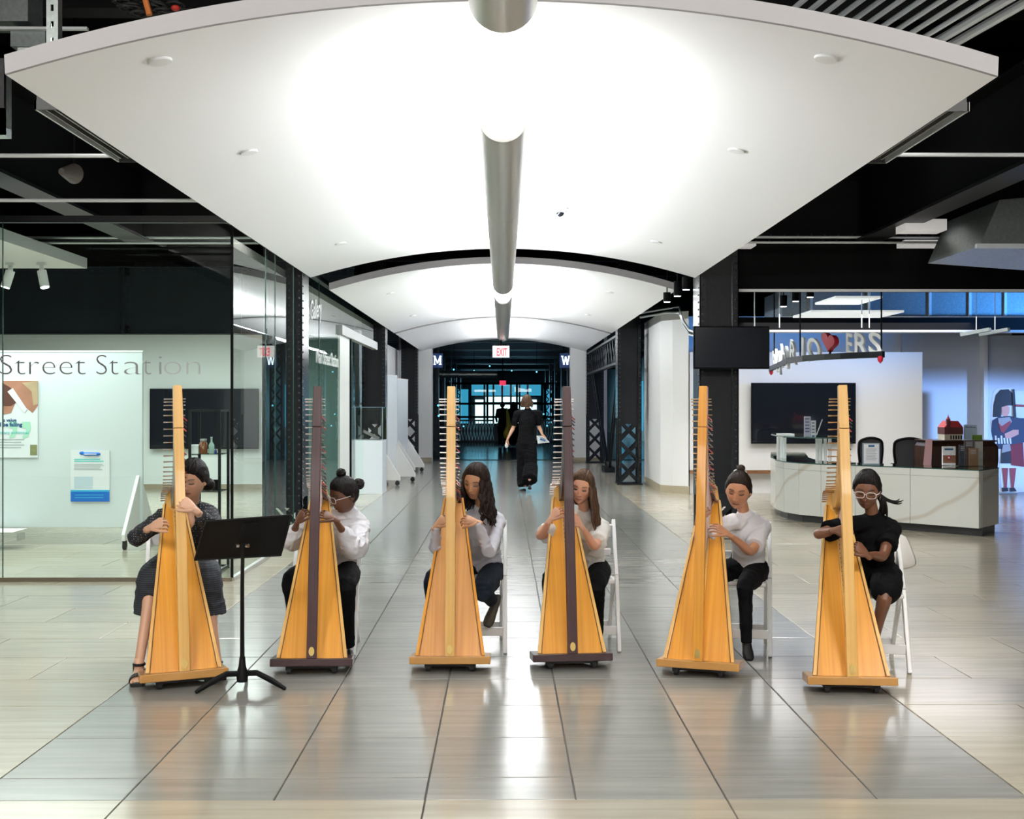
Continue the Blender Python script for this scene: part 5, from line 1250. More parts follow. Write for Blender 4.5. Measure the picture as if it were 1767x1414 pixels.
def headgeo(nu=120, nv=150):
    u = np.linspace(0, 2*PI, nu, endpoint=False); v = np.linspace(-PI/2+.01, PI/2-.01, nv); U, Vv = np.meshgrid(u, v)
    nx, ny, nz = np.cos(Vv)*np.cos(U), np.cos(Vv)*np.sin(U), np.sin(Vv)
    rh = np.sqrt(nx**2+ny**2); k = np.where(nz < 0, rh**.62/np.maximum(rh, 1e-6), rh**.88/np.maximum(rh, 1e-6)); nx, ny = nx*k, ny*k
    t = np.clip(-nz, 0, 1)
    x = .0735*nx*(1-.34*t**1.5); y = np.where(ny < 0, .090*ny*(1-.12*t**2), .098*ny*(1-.42*t)); z = .113*nz
    fr = sstep(0.0, -.045, y)
    dy = np.zeros_like(x)
    for s in (-1, 1):
        dy += .0085*gs(x-s*.031, .014)*gs(z-.002, .011)          # sockets
        dy -= .0045*gs(x-s*.031, .0105)*gs(z+.001, .0065)        # eyeballs/lids
        dy -= .0035*gs(x-s*.028, .017)*gs(z-.020, .006)          # brows
        dy -= .004*gs(x-s*.038, .016)*gs(z+.028, .014)           # cheeks
        dy -= .0055*gs(x-s*.0115, .0055)*gs(z+.039, .006)        # nostril wings
    dy -= (.004+.017*np.clip((.008-z)/.045, 0, 1)**1.2)*gs(x, .0075)*sstep(.012, .0, z)*sstep(-.047, -.040, z)
    dy -= .0055*gs(x, .011)*gs(z+.037, .006)
    dy -= .006*gs(x, .019)*gs(z+.061, .0055); dy -= .006*gs(x, .016)*gs(z+.073, .0055); dy += .0045*gs(x, .02)*gs(z+.0668, .0022)
    dy += .003*gs(x, .02)*gs(z+.083, .006); dy -= .006*gs(x, .016)*gs(z+.100, .012)
    y = y+dy*fr
    P = np.stack([x, y, z], -1); return P, nu, nv, fr
HP, HNU, HNV, HFR = headgeo()
def headfaces(nu, nv):
    f = [(i*nu+j, i*nu+(j+1) % nu, (i+1)*nu+(j+1) % nu, (i+1)*nu+j) for i in range(nv-1) for j in range(nu)]
    f.append(tuple(range(nu-1, -1, -1))); f.append(tuple((nv-1)*nu+j for j in range(nu))); return f
HF = headfaces(HNU, HNV)
def add_head(b, c, R, sc, skin, lips, brow, eyes_open=.25):
    x, y, z = HP[..., 0], HP[..., 1], HP[..., 2]; base = np.array(skin); n = HP.shape[0]*HP.shape[1]
    colr = np.ones(HP.shape)*base; fr = HFR
    def mix(m, c_): nonlocal colr; m = (m*fr)[..., None]; colr = colr*(1-m)+np.array(c_)*m
    blush = sum(gs(x-s*.038, .018)*gs(z+.028, .016) for s in (-1, 1)); mix(.25*blush, [base[0]*1.05, base[1]*.75, base[2]*.72])
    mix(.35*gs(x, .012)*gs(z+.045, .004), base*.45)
    for s in (-1, 1):
        xe = x-s*.031
        mix(.5*gs(xe, .018)*gs(z-.005, .010), base*.5)  # eye-socket shade painted into the skin colour
        bz = .0225+.003*np.cos(xe/.016*1.2)-.0015
        mix(.85*sstep(.019, .014, np.abs(xe))*sstep(.0046, .0026, np.abs(z-bz)), brow)
        lz = -.0035-.0035*np.cos(np.clip(xe/.0145, -1.5, 1.5)*1.2)
        if eyes_open > 0:
            mix(sstep(.0135, .011, np.abs(xe))*sstep(0, .001, z-lz)*sstep(.001, 0, z-lz-eyes_open*.02), [.5, .46, .42])
            mix(sstep(.0062, .005, np.abs(xe))*sstep(0, .001, z-lz)*sstep(.001, 0, z-lz-eyes_open*.02), [.012, .008, .006])
        mix(.95*sstep(.0155, .0125, np.abs(xe))*sstep(.0046, .0028, np.abs(z-lz-eyes_open*.02)), [.012, .009, .008])
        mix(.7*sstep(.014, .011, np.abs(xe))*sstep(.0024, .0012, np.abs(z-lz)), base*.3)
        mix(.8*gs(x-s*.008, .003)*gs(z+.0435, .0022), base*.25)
    mw = sstep(.0225, .019, np.abs(x)); top = -.0575-.0012*np.cos(x/.008*2)-.12*np.abs(x); bot = -.0775+14*x*x
    mix(.9*mw*sstep(0, .0015, top-z)*sstep(0, .002, z-bot), lips); mix(.8*mw*sstep(.0016, .0006, np.abs(z+.0668)), np.array(lips)*.35)
    pts = HP.reshape(-1, 3)*sc
    vs = [tuple(c+R@V(p)) for p in pts.tolist()]; cl = [tuple(q) for q in colr.reshape(-1, 3).tolist()]
    b.add(vs, HF, cl)
    for s in (-1, 1):   # ears
        b.col = tuple(base*.95); m = V((s*.071*sc, .012*sc, -.008*sc))
        t0 = B(); t0.ball((0, 0, 0), (.009*sc, .019*sc, .031*sc), 12, 8); b.add([c+R@(V(p)+m) for p in t0.v], t0.f)
        t0 = B(); t0.tube([(s*.006*sc, .012*sc*math.cos(a), .022*sc*math.sin(a)+.002) for a in [PI*(-.5+1.4*k/8) for k in range(9)]], .0035*sc, 6); b.add([c+R@(V(p)+m) for p in t0.v], t0.f)
def hair_shell(b, c, R, sc, th_=.016, front=.066, side=-.035, back=-.075, part=0, temple=.02):
    x, y, z = HP[..., 0], HP[..., 1], HP[..., 2]; az = np.degrees(np.arctan2(np.abs(x), -y))
    line = np.interp(az, [0, 18, 38, 55, 72, 88, 110, 180], [front, front-.002, front-.012, temple, temple-.030, side, back+.015, back])
    f = z-line; w = .45*sstep(-.003, .004, f)+.55*sstep(.0, .034, f); r = np.sqrt((HP**2).sum(-1)); nrm = HP/np.maximum(r, 1e-6)[..., None]
    ns = np.sin(az*1.7+z*160)*.0012+np.sin(np.arctan2(x, -y)*40)*.0008
    pg = -.006*gs(x-part, .004)*(y < .03) if part is not None else 0
    off = (-.008)*(1-w)+(th_+ns+pg)*w; P = (HP+nrm*off[..., None]).reshape(-1, 3)*sc
    b.add([tuple(c+R@V(p)) for p in P.tolist()], HF)
def locks(b, c, yaw, sc, n, length, az0, az1, seed, wav=.012, rad=.013, spread=.04, r0=.085, front_side=None):
    rnd = random.Random(seed); Rz = Matrix.Rotation(yaw, 3, 'Z')
    for k in range(n):
        az = math.radians(az0+(az1-az0)*(k+rnd.random())/n); d = V((math.sin(az), -math.cos(az), 0)); L = length*rnd.uniform(.8, 1.05); ph = rnd.uniform(0, 6); lay = rnd.uniform(.9, 1.08)
        pts = []; rr = []
        for i in range(15):
            t = i/14; zz = (.085-.06*min(1, t*5)-L*max(0, t-.08)); rad_ = r0*lay*sc*(.45+.55*min(1, t*4.5)) if t < .25 else r0*lay*sc*(1+.0*t)+spread*(t-.25)*rnd.uniform(.6, 1)*1.0
            q = d*rad_; q.y *= 1.12; q.z = zz*sc if t < .25 else zz
            tw = V((-d.y, d.x, 0)); q += tw*wav*math.sin(ph+t*17)*t+d*wav*.6*math.cos(ph*1.7+t*15)*t
            pts.append(c+Rz@q); rr.append((rad*(1.0 if 0.1 < t < .8 else (.7 if t <= .1 else max(.15, 1-(t-.8)*4.2)))*rnd.uniform(.85, 1.1),)*2)
        b.tube(pts, [(a[0], a[1]*.65) for a in rr], 7, rnd=False)
def hand(b, w, d, n, L=.16, curl=(35, 40, 25), side=1, thumb=35, spread=3, fold=(0, 0, 0, 0)):
    """w wrist, d towards the knuckles, n palm-facing direction (fingers curl towards n), side = thumb side sign along d x n"""
    d = V(d).normalized(); n = V(n); n = (n-d*n.dot(d)).normalized(); s = d.cross(n)*side; k = L/.17
    knu = w+d*.078*k
    b.tube([w-d*.025*k, w+d*.008*k, w+d*.035*k, w+d*.065*k, w+d*.084*k], [(.0195*k, .0155*k), (.024*k, .014*k), (.033*k, .0145*k), (.037*k, .0125*k), (.033*k, .009*k)], 12, side=s, rnd=True)
    for q in range(4):
        o = (1.5-q)*.0198*k; ln = (.066, .074, .069, .053)[q]*k; base = knu+s*o-d*(.006 if q in (0, 3) else 0)*k; ang = 0; p = base-d*.012*k; pts = [p, base]; rot = s.cross(d)
        dirv = (d+s*math.radians(spread)*(1.5-q)).normalized()
        for j in range(3):
            ang += math.radians(curl[j]+fold[q]); dv = dirv*math.cos(ang)+n*math.sin(ang); seg = ln*(.46, .30, .24)[j]
            pts.append(pts[-1]+dv*seg*.5); pts.append(pts[-1]+dv*seg*.5)
        r = .0075*k if q < 3 else .0066*k
        b.tube(pts, [r*1.05, r*1.1, r, r*1.03, r*.93, r*.97, r*.86, r*.74][:len(pts)], 9, rnd=True, side=s)
        tip = pts[-1]; b.ball(tip-n*0, (r*.78, r*.78, r*.78), 8, 6)
    a = math.radians(thumb); t0 = w+d*.022*k+s*.022*k; dv = (d*math.cos(a)+s*math.sin(a)+n*.25).normalized(); t1 = t0+dv*.036*k; dv2 = (dv+d*.35+n*.35-s*.1).normalized(); t2 = t1+dv2*.028*k; t3 = t2+(dv2+n*.2).normalized()*.022*k
    b.tube([t0-dv*.012*k, t0, t1, t1+dv2*.014*k, t2, t3], [.012*k, .0135*k, .0105*k, .0095*k, .0098*k, .0075*k], 9, rnd=True)
def limb(pts, t, n=4):
    """smooth polyline through joints"""
    return catmull(pts, n)
def shoe(name, label, heel, toe, parent, mt, w=.036, h=.05, L=.23, kind='flat', skinm=None):
    d = V(toe)-V(heel); d = d.normalized(); up = V((0,0,1)) if abs(d.z) < .5 else V((0, -1, .2)).normalized(); s = d.cross(up).normalized(); up = s.cross(d); c = V(heel)
    prof = [(-.03, .022, .0, h), (0, .030, 0, h), (.05, .031, 0, h*.95), (.10, .034, 0, h*.75), (.15, w+.003, 0, h*.6), (.19, w, 0, h*.5), (.215, .024, .002, h*.35)]
    k = L/.245; rings = []
    for u, ww, z0, hh in prof:
        cc = c+d*u*k; rings.append([cc+s*ww*math.cos(a)*(1 if math.sin(a) < 0 else .86)+up*((hh/2)+(hh/2)*math.sin(a)) for a in [2*PI*j/14 for j in range(14)]])
    b = B(); b.loft(rings); o = b.build(name, mt, parent, smooth=60)
    if label: o['label'] = label
    return o, (c, d, s, up, k)

def person(sp):
    """sp: dict of joints in world space; builds one body mesh, hair and clothes as parts"""
    g = lambda k, dflt=None: sp.get(k, dflt)
    th = thing('person', sp['label'], 'person', (sp['pelvis'].x, sp['pelvis'].y, 0), 0, g('group')); sc = sp['scale']; skin = np.array(sp['skin'])*1.2; a = sp['girth']
    pel, chest, nk, hd = sp['pelvis'], sp['chest'], sp['neck'], sp['head']; yaw = math.radians(sp['head_rot'][2]); R = (Matrix.Rotation(yaw, 3, 'Z')@Matrix.Rotation(math.radians(sp['head_rot'][0]), 3, 'X')@Matrix.Rotation(math.radians(sp['head_rot'][1]), 3, 'Y'))
    sh = sp['sh']; el = sp['el']; wr = sp['wr']; side = (sh[1]-sh[0]).normalized()
    hips = sp['hip']; kn = sp['knee']; an = sp['ankle']
    mid = pel.lerp(chest, .5)
    def torso(b, e, z0=0, neck_e=0, ext=1):
        nb = nk-(nk-chest)*0.05
        b.tube([pel-(chest-pel)*.18, pel, pel.lerp(chest, .35), pel.lerp(chest, .7), chest, chest.lerp(nk, .45), chest.lerp(nk, .78), nb],
               [(.115*a+e, .085*a+e), (.135*a+e, .10*a+e), (.118*a+e, .088*a+e), (.125*a+e, .092*a+e), (.135*a+e, .095*a+e), (.132*a+e, .082*a+e), (.098*a+e*.9, .062*a+e*.9), (.055*a+e*neck_e, .05*a+e*neck_e)], 24, side=side, rnd=True)
        for i in (0, 1): b.tube([chest.lerp(nk, .70), sh[i].lerp(chest.lerp(nk, .75), .35)+V((0,0,.004)), sh[i]], [.052*a+e, .047*a+e*1.0, .044*a+e], 14, rnd=True)
    def arm_pts(i): return catmull([sh[i], sh[i].lerp(el[i], .5), el[i], el[i].lerp(wr[i], .5), wr[i]], 4)
    def arm_r(e, t0, t1, puff=0):
        base = [(0, .044), (.25, .040), (.45, .034), (.5, .033), (.6, .034), (.75, .029), (.92, .0205), (1, .0185)]
        ts = [k/16 for k in range(17)]; return ts, [np.interp(t, [x for x, _ in base], [y for _, y in base])*a+e+puff*math.sin(PI*min(1, max(0, (t-t0)/(t1-t0+1e-6))))for t in ts]
    # body
    b = B(); torso(b, -.012); nd = (hd-nk).normalized()
    b.tube([nk-nd*.05, nk, nk.lerp(hd, .5)+R@V((0, .012, 0)), hd+R@V((0, .022, -.03))], [.052*a, .046*a, .041*a, .042*a], 16)
    for i in (0, 1):
        ts, rr = arm_r(0, 0, 1); b.tube(arm_pts(i), rr, 14, rnd=True)
        b.tube(catmull([hips[i], hips[i].lerp(kn[i], .5), kn[i], kn[i].lerp(an[i], .35), an[i]], 4), [np.interp(k/16, [0, .25, .45, .5, .62, .8, 1], [.075, .070, .052, .048, .047, .034, .027])*a for k in range(17)], 14, rnd=True)
    vs, fs = remeshed(b, .0055 if not g('coarse') else .02, 4)
    b = B(); b.col = tuple(skin); b.add(vs, fs)
    for p_, r_ in g('extra', []): b.ball(p_, r_, 16, 12)
    add_head(b, hd, R, sc, skin, sp['lips'], sp['brow'], g('eyes', .22))
    b.col = tuple(skin*1.02)
    for i in (0, 1):
        h = sp['hand'][i]; hand(b, wr[i], h['d'], h['n'], h.get('L', .145)*1.0, h.get('curl', (35, 40, 25)), h.get('side', 1), h.get('thumb', 35), 6, h.get('fold', (0, 0, 0, 0)))
    b.col = tuple(skin)
    if g('bare_feet'):
        for i in (0, 1):
            t = sp['toe'][i]; hl = V((an[i].x, an[i].y, 0)); d = V((t.x-an[i].x, t.y-an[i].y, 0)).normalized(); s_ = V((-d.y, d.x, 0))
            b.tube([hl-d*.035+V((0,0,.045)), hl+d*.02+V((0,0,.05)), hl+d*.09+V((0,0,.042)), hl+d*.15+V((0,0,.03)), hl+d*.17+V((0,0,.028))], [(.026, .026), (.03, .034), (.034, .026), (.038, .016), (.036, .012)], 12, side=s_, rnd=True)
            for q in range(5): o_ = hl+d*(.175-.006*q)+s_*(.030-.015*q)*(1 if i else -1)+V((0,0,.028)); b.tube([o_-d*.02, o_+d*.012], [.0085-.0007*q]*2, 8, rnd=True)
            b.tube([an[i]+V((0,0,.03)), hl+V((0,0,.05))], [.027*a, .03], 12)
    body = b.build('body', M['skin'], th, smooth=True)
    # hair
    hm = M[sp['hair']]; b = B(); hs = sp['hair_style']; hair_shell(b, hd, R, sc, **hs.get('shell', {}))
    for (p, r) in hs.get('buns', []): t0 = B(); t0.ball((0,0,0), r, 16, 12); b.add([hd+R@(V(q)+V(p)) for q in t0.v], t0.f)
    for rp_ in hs.get('bun_coils', []):
        p, r = rp_
        for w_ in range(3):
            pts = [hd+R@(V(p)+V((r*math.cos(t)*math.cos(w_), r*math.sin(t), r*math.cos(t)*math.sin(w_)))) for t in [2*PI*k/14 for k in range(15)]]; b.tube(pts, r*.28, 7)
    for l in hs.get('locks', []): locks(b, hd, yaw, sc, **l)
    for tl_ in hs.get('tails', []):
        rnd = random.Random(3)
        for k in range(tl_['n']):
            off = V((rnd.uniform(-1, 1), rnd.uniform(-1, 1), rnd.uniform(-1, 1)))*tl_['spread']; P = [hd+R@V(tl_['pts'][0])]+[hd+V(q)+off*(j+1)/len(tl_['pts']) for j, q in enumerate(tl_['pts'][1:])]
            b.tube(catmull(P, 4), [tl_['r']*(1-.75*(j/(4*(len(P)-1)))**2) for j in range(4*(len(P)-1)+1)], 7)
    b.build('hair', hm, th, smooth=True)
    # shirt
    s = sp['shirt']; b = B(); e = s.get('e', .010); torso(b, e, neck_e=s.get('neck', .9))
    t1 = s.get('sleeve', .5)
    for i in (0, 1):
        pts = arm_pts(i); ts, rr = arm_r(s.get('se', .009), 0, t1, s.get('puff', 0)); m_ = max(2, int(round(t1*16)))
        if s.get('flare'): rr = [r+s['flare']*(k/m_)**2 for k, r in enumerate(rr)]
        rr2 = rr[:m_+1]
        if s.get('cuff'): rr2[-1] = rr2[-1]*.72
        b.tube(pts[:m_+1], rr2, 16)
    hem = s.get('hem')
    if hem: b.tube([pel.lerp(chest, .35), pel+V((0, 0, hem))], [(.12*a+e, .09*a+e), (.14*a+e+.006, .105*a+e+.004)], 24, side=side)
    vs, fs = remeshed(b, .0065, 2, s.get('fold', .006), s.get('fs', 9), sp['seed'])
    b = B(); b.add(vs, fs); b.build(s.get('name', 'shirt'), M[s['mat']], th, smooth=True)
    # lower garment
    s = sp['pants']; b = B(); e = s.get('e', .008)
    b.tube([pel+V((0, 0, .10)), pel, pel-V((0, 0, .04))], [(.125*a+e, .095*a+e), (.145*a+e, .11*a+e), (.13*a+e, .10*a+e)], 22, side=side, rnd=True)
    leg = s.get('len', 1.0)
    for i in (0, 1):
        P = catmull([hips[i], hips[i].lerp(kn[i], .5), kn[i], kn[i].lerp(an[i], .35), an[i]], 4); m_ = int(round(16*leg))
        if s.get('hang'): out_ = (kn[i]-kn[1-i]).normalized()*.01; P = catmull([hips[i], hips[i].lerp(kn[i], .5), kn[i], kn[i]+out_+V((0, .01, -s['hang']*.5)), kn[i]+out_*2+V((0, .01, -s['hang']))], 4)
        rr = [np.interp(k/16, [0, .25, .45, .5, .62, .8, 1], s.get('r', [.088, .080, .060, .056, .052, .042, .036]))*a+e for k in range(17)]; b.tube(P[:m_+1], rr[:m_+1], 16, rnd=leg < .6)
    if s.get('drape'):
        for q in range(5):
            u = q/4; A = hips[0].lerp(hips[1], u)+V((0, 0, -.0)); K = kn[0].lerp(kn[1], u); K2 = K+V((0, -.02, -s['drape'])); b.tube([A, A.lerp(K, .5)+V((0,0,.01)), K+V((0, 0, .02)), K2.lerp(K, .5)+V((0, -.015, 0)), K2], [.09*a, .085*a, .066*a, .06*a, .058*a], 12)
    vs, fs = remeshed(b, .0065, 2, s.get('fold', .004), 8, sp['seed']+5)
    b = B(); b.add(vs, fs); b.build(s.get('name', 'trousers'), M[s['mat']], th, smooth=True)
    # feet
    for i, f in enumerate(sp['feet']):
        if f: shoe('shoe', f.get('label'), f['heel'], f['toe'], th, f.get('mat', M['shoe']), L=f.get('L', .22), h=f.get('h', .05))
    if g('sandals'):
        for i in (0, 1):
            t = sp['toe'][i]; hl = V((an[i].x, an[i].y, 0)); d = V((t.x-an[i].x, t.y-an[i].y, 0)).normalized(); s_ = V((-d.y, d.x, 0)); b = B()
            pts = [(-.05, .028), (0, .033), (.08, .036), (.15, .043), (.19, .034)]
            rings = [[hl+d*u+s_*w*q+V((0,0,z)) for q, z in ((-1, 0), (1, 0), (1, .024), (-1, .024))] for u, w in pts]; b.loft(rings); o = b.build('sandal', M['shoe'], th, bevel=.004)
            for u, w, hh in ((.12, .045, .056), (.145, .045, .050)):
                B().tube([hl+d*u+s_*w*math.cos(q)+V((0,0,.018+hh*math.sin(q)*.8)) for q in [PI*k/8 for k in range(9)]], [(.013, .004)]*9, 8, side=d).build('strap', M['shoe'], o, smooth=True)
            B().tube([an[i]+V((0,0,-.005))+d*.034*math.cos(q)+s_*.033*math.sin(q) for q in [2*PI*k/16 for k in range(17)]], [(.008, .004)]*17, 8, side=(0,0,1)).build('ankle_strap', M['shoe'], o, smooth=True)
            B().tube([an[i]+V((0,0,-.005))+s_*.03*q-d*.01 for q in (-1,)]+[hl-d*.03+s_*-.03+V((0,0,.02))], [.006, .006], 8).build('heel_strap', M['shoe'], o, smooth=True)
    if g('glasses'):
        m = B(); gc = g('glasses_dz', -.002); fm = mat('clear_frame', (.78, .74, .74), .2)
        for s_ in (-1, 1):
            cx = s_*.033*sc; pts = []
            for k in range(21):
                q = 2*PI*k/20; pts.append(hd+R@V((cx+.027*sc*math.copysign(abs(math.cos(q))**.7, math.cos(q)), -.104*sc+.10*abs(cx+.025*math.cos(q))**1.3, gc+.019*sc*math.copysign(abs(math.sin(q))**.7, math.sin(q)))))
            m.tube(pts, .0018, 7)
            m.tube([hd+R@V((s_*.058*sc, -.100*sc, gc+.006)), hd+R@V((s_*.074*sc, -.07*sc, gc+.006)), hd+R@V((s_*.080*sc, .01*sc, gc+.002))], .0022, 6)
        m.tube([hd+R@V((-.009*sc, -.108*sc, gc+.004)), hd+R@V((0, -.112*sc, gc+.007)), hd+R@V((.009*sc, -.108*sc, gc+.004))], .0024, 6)
        m.build('glasses', fm, th, smooth=True)
    return th, R
def J(px, py, Y): return at(px, py, Y)
def hb(sp):
    """fill in neck-based defaults"""
    return sp
SK1, SK2, SK3, SK4, SK5, SK6 = (.56, .33, .22), (.125, .052, .028), (.42, .215, .115), (.55, .29, .19), (.40, .19, .105), (.155, .066, .036)
# woman with the first harp
person(dict(label='woman in a black polka-dot wrap top with dark updo behind the leftmost harp', seed=1, scale=.98, girth=1.0, skin=SK1, lips=(.42, .13, .11), brow=(.05, .03, .02), eyes=.12,
    pelvis=J(316, 970, 7.38), chest=J(322, 905, 7.2), neck=J(330, 872, 7.12), head=J(333, 827, 7.0), head_rot=(14, 6, -14),
    sh=(J(284, 893, 7.14), J(360, 888, 7.18)), el=(J(234, 929, 6.95), J(374, 918, 6.86)), wr=(J(259, 911, 6.76), J(336, 880, 6.66)),
    hand=(dict(d=(.75, -.15, .35), n=(.3, .9, -.5), side=-1, curl=(50, 50, 30), L=.16), dict(d=(-.75, -.1, .55), n=(.1, .75, -.55), side=1, curl=(35, 50, 30), L=.16)),
    hip=(J(290, 983, 7.34), J(346, 983, 7.36)), knee=(J(264, 1000, 7.02), J(355, 1000, 7.06)), ankle=(J(240, 1145, 6.80), J(374, 1142, 6.95)), toe=(J(234, 1180, 6.5), J(384, 1170, 6.66)),
    extra=[(J(329, 893, 7.075), (.030, .022, .062)), (J(326, 903, 7.075), (.016, .018, .07))], hair='hair_black', hair_style=dict(shell=dict(th_=.018, front=.058, side=-.01, back=-.07, part=.02, temple=.02), buns=[((.05, .085, -.055), (.045, .04, .04))]),
    shirt=dict(mat='polka', sleeve=.86, e=.012, se=.014, name='wrap_top', neck=.5, fold=.007, hem=-.02), pants=dict(mat='skirt', name='skirt', len=1.0, hang=.21, r=[.095, .090, .074, .072, .074, .076, .080], e=.016, fold=.008), feet=[None, None], bare_feet=True, sandals=True))
# bare skin of the V neckline
o_ = bpy.data.objects['person']
nk_ = J(329, 878, 6.86); m = B()
# girl 2
person(dict(label='girl with two hair buns and clear glasses in a puffy white blouse', seed=2, scale=1.0, girth=.88, skin=SK2, lips=(.13, .045, .035), brow=(.01, .006, .005), eyes=.1, glasses=True,
    pelvis=J(583, 972, 7.76), chest=J(596, 912, 7.60), neck=J(601, 884, 7.55), head=J(593, 854, 7.46), head_rot=(16, 4, -50),
    sh=(J(553, 898, 7.50), J(622, 904, 7.62)), el=(J(502, 932, 7.36), J(612, 948, 7.38)), wr=(J(513, 902, 7.24), J(578, 897, 7.22)),
    hand=(dict(d=(.45, -.2, .75), n=(.5, .8, -.3), side=-1, curl=(40, 45, 30)), dict(d=(-.8, -.15, .45), n=(-.1, .7, -.7), side=1, curl=(25, 35, 30))),
    hip=(J(562, 983, 7.72), J(600, 985, 7.76)), knee=(J(503, 1000, 7.46), J(598, 1010, 7.26)), ankle=(J(512, 1120, 7.5), J(601, 1115, 7.40)),
    hair='hair_black', hair_style=dict(shell=dict(th_=.009, front=.054, side=-.02, back=-.075, part=None, temple=.025), bun_coils=[((-.01, .02, .135), .026), ((.0, .125, .03), .030)], buns=[((-.01, .02, .135), (.030, .030, .026)), ((.0, .125, .03), (.034, .034, .034))]),
    shirt=dict(mat='cloth_white', sleeve=.80, e=.018, se=.016, puff=.024, cuff=True, name='blouse', fold=.010, fs=11, hem=-.01), pants=dict(mat='cloth_black'),
    feet=[dict(heel=V((J(512, 0, 7.5).x, 7.5, 0)), toe=V((J(505, 0, 7.3).x, 7.3, 0))), dict(heel=V((J(602, 0, 7.42).x, 7.42, 0)), toe=V((J(604, 0, 7.2).x, 7.2, 0)))]))
# girl 3
person(dict(label='girl with long wavy black hair in a pale grey long-sleeved top', seed=3, scale=.97, girth=.86, skin=SK3, lips=(.35, .14, .10), brow=(.012, .008, .006), eyes=.25,
    pelvis=J(832, 977, 7.84), chest=J(834, 915, 7.66), neck=J(832, 878, 7.60), head=J(821, 832, 7.52), head_rot=(12, 8, -22),
    sh=(J(789, 905, 7.58), J(861, 900, 7.66)), el=(J(752, 948, 7.36), J(845, 955, 7.34)), wr=(J(752, 909, 7.22), J(824, 902, 7.22)),
    hand=(dict(d=(.55, -.1, .55), n=(.4, .8, -.4), side=-1, curl=(45, 45, 30)), dict(d=(-.9, -.1, .28), n=(0, .75, -.65), side=1, curl=(25, 50, 35))),
    hip=(J(812, 985, 7.8), J(852, 987, 7.84)), knee=(J(748, 998, 7.50), J(832, 1020, 7.22)), ankle=(J(745, 1120, 7.6), J(850, 1038, 7.62)),
    hair='hair_dark', hair_style=dict(shell=dict(th_=.020, front=.066, side=-.07, back=-.09, part=.004, temple=-.0), locks=[dict(n=46, length=.32, az0=48, az1=185, seed=4, wav=.024, rad=.014, spread=.05, r0=.088), dict(n=22, length=.25, az0=-185, az1=-52, seed=8, wav=.022, rad=.014, spread=.03, r0=.086)]),
    shirt=dict(mat='cloth_lav', sleeve=.97, e=.010, se=.006, fold=.007, name='top', hem=-.02), pants=dict(mat='denim'),
    feet=[dict(heel=V((J(745, 0, 7.6).x, 7.6, 0)), toe=V((J(745, 0, 7.4).x, 7.35, 0))), dict(heel=J(856, 1040, 7.62), toe=J(840, 1082, 7.50), L=.22, h=.06, mat=mat('patterned_shoe', (.05, .04, .025), .6, var=1.0, vscale=90), label='dark slip-on shoe with a gold lace pattern')]))
# girl 4
person(dict(label='girl with straight long brown hair in a white tee', seed=4, scale=.93, girth=.82, skin=SK4, lips=(.46, .20, .16), brow=(.10, .06, .04), eyes=.25,
    pelvis=J(1012, 977, 7.86), chest=J(1010, 925, 7.68), neck=J(1008, 888, 7.62), head=J(1004, 841, 7.54), head_rot=(10, 10, -14),
    sh=(J(968, 908, 7.60), J(1038, 910, 7.66)), el=(J(932, 925, 7.40), J(1027, 943, 7.34)), wr=(J(950, 897, 7.26), J(1002, 908, 7.22)),
    hand=(dict(d=(.45, -.1, .6), n=(.5, .8, -.3), side=-1, curl=(45, 45, 35)), dict(d=(-.5, -.1, .65), n=(-.3, .8, -.4), side=1, curl=(45, 50, 30))),
    hip=(J(990, 983, 7.84), J(1034, 985, 7.86)), knee=(J(950, 998, 7.54), J(1030, 1010, 7.34)), ankle=(J(950, 1118, 7.55), J(1030, 1105, 7.50)),
    hair='hair_brown', hair_style=dict(shell=dict(th_=.016, front=.066, side=-.06, back=-.09, part=.02, temple=.0), locks=[dict(n=40, length=.33, az0=55, az1=180, seed=14, wav=.005, rad=.012, spread=.05, r0=.084), dict(n=14, length=.16, az0=-180, az1=-95, seed=18, wav=.004, rad=.011, spread=.0, r0=.080)]),
    shirt=dict(mat='cloth_tee', sleeve=.36, e=.016, se=.020, flare=.012, fold=.007, hem=-.03), pants=dict(mat='cloth_black'),
    feet=[dict(heel=V((J(950, 0, 7.55).x, 7.55, 0)), toe=V((J(948, 0, 7.35).x, 7.3, 0))), dict(heel=V((J(1026, 0, 7.5).x, 7.5, 0)), toe=V((J(1024, 0, 7.3).x, 7.3, 0)))]))
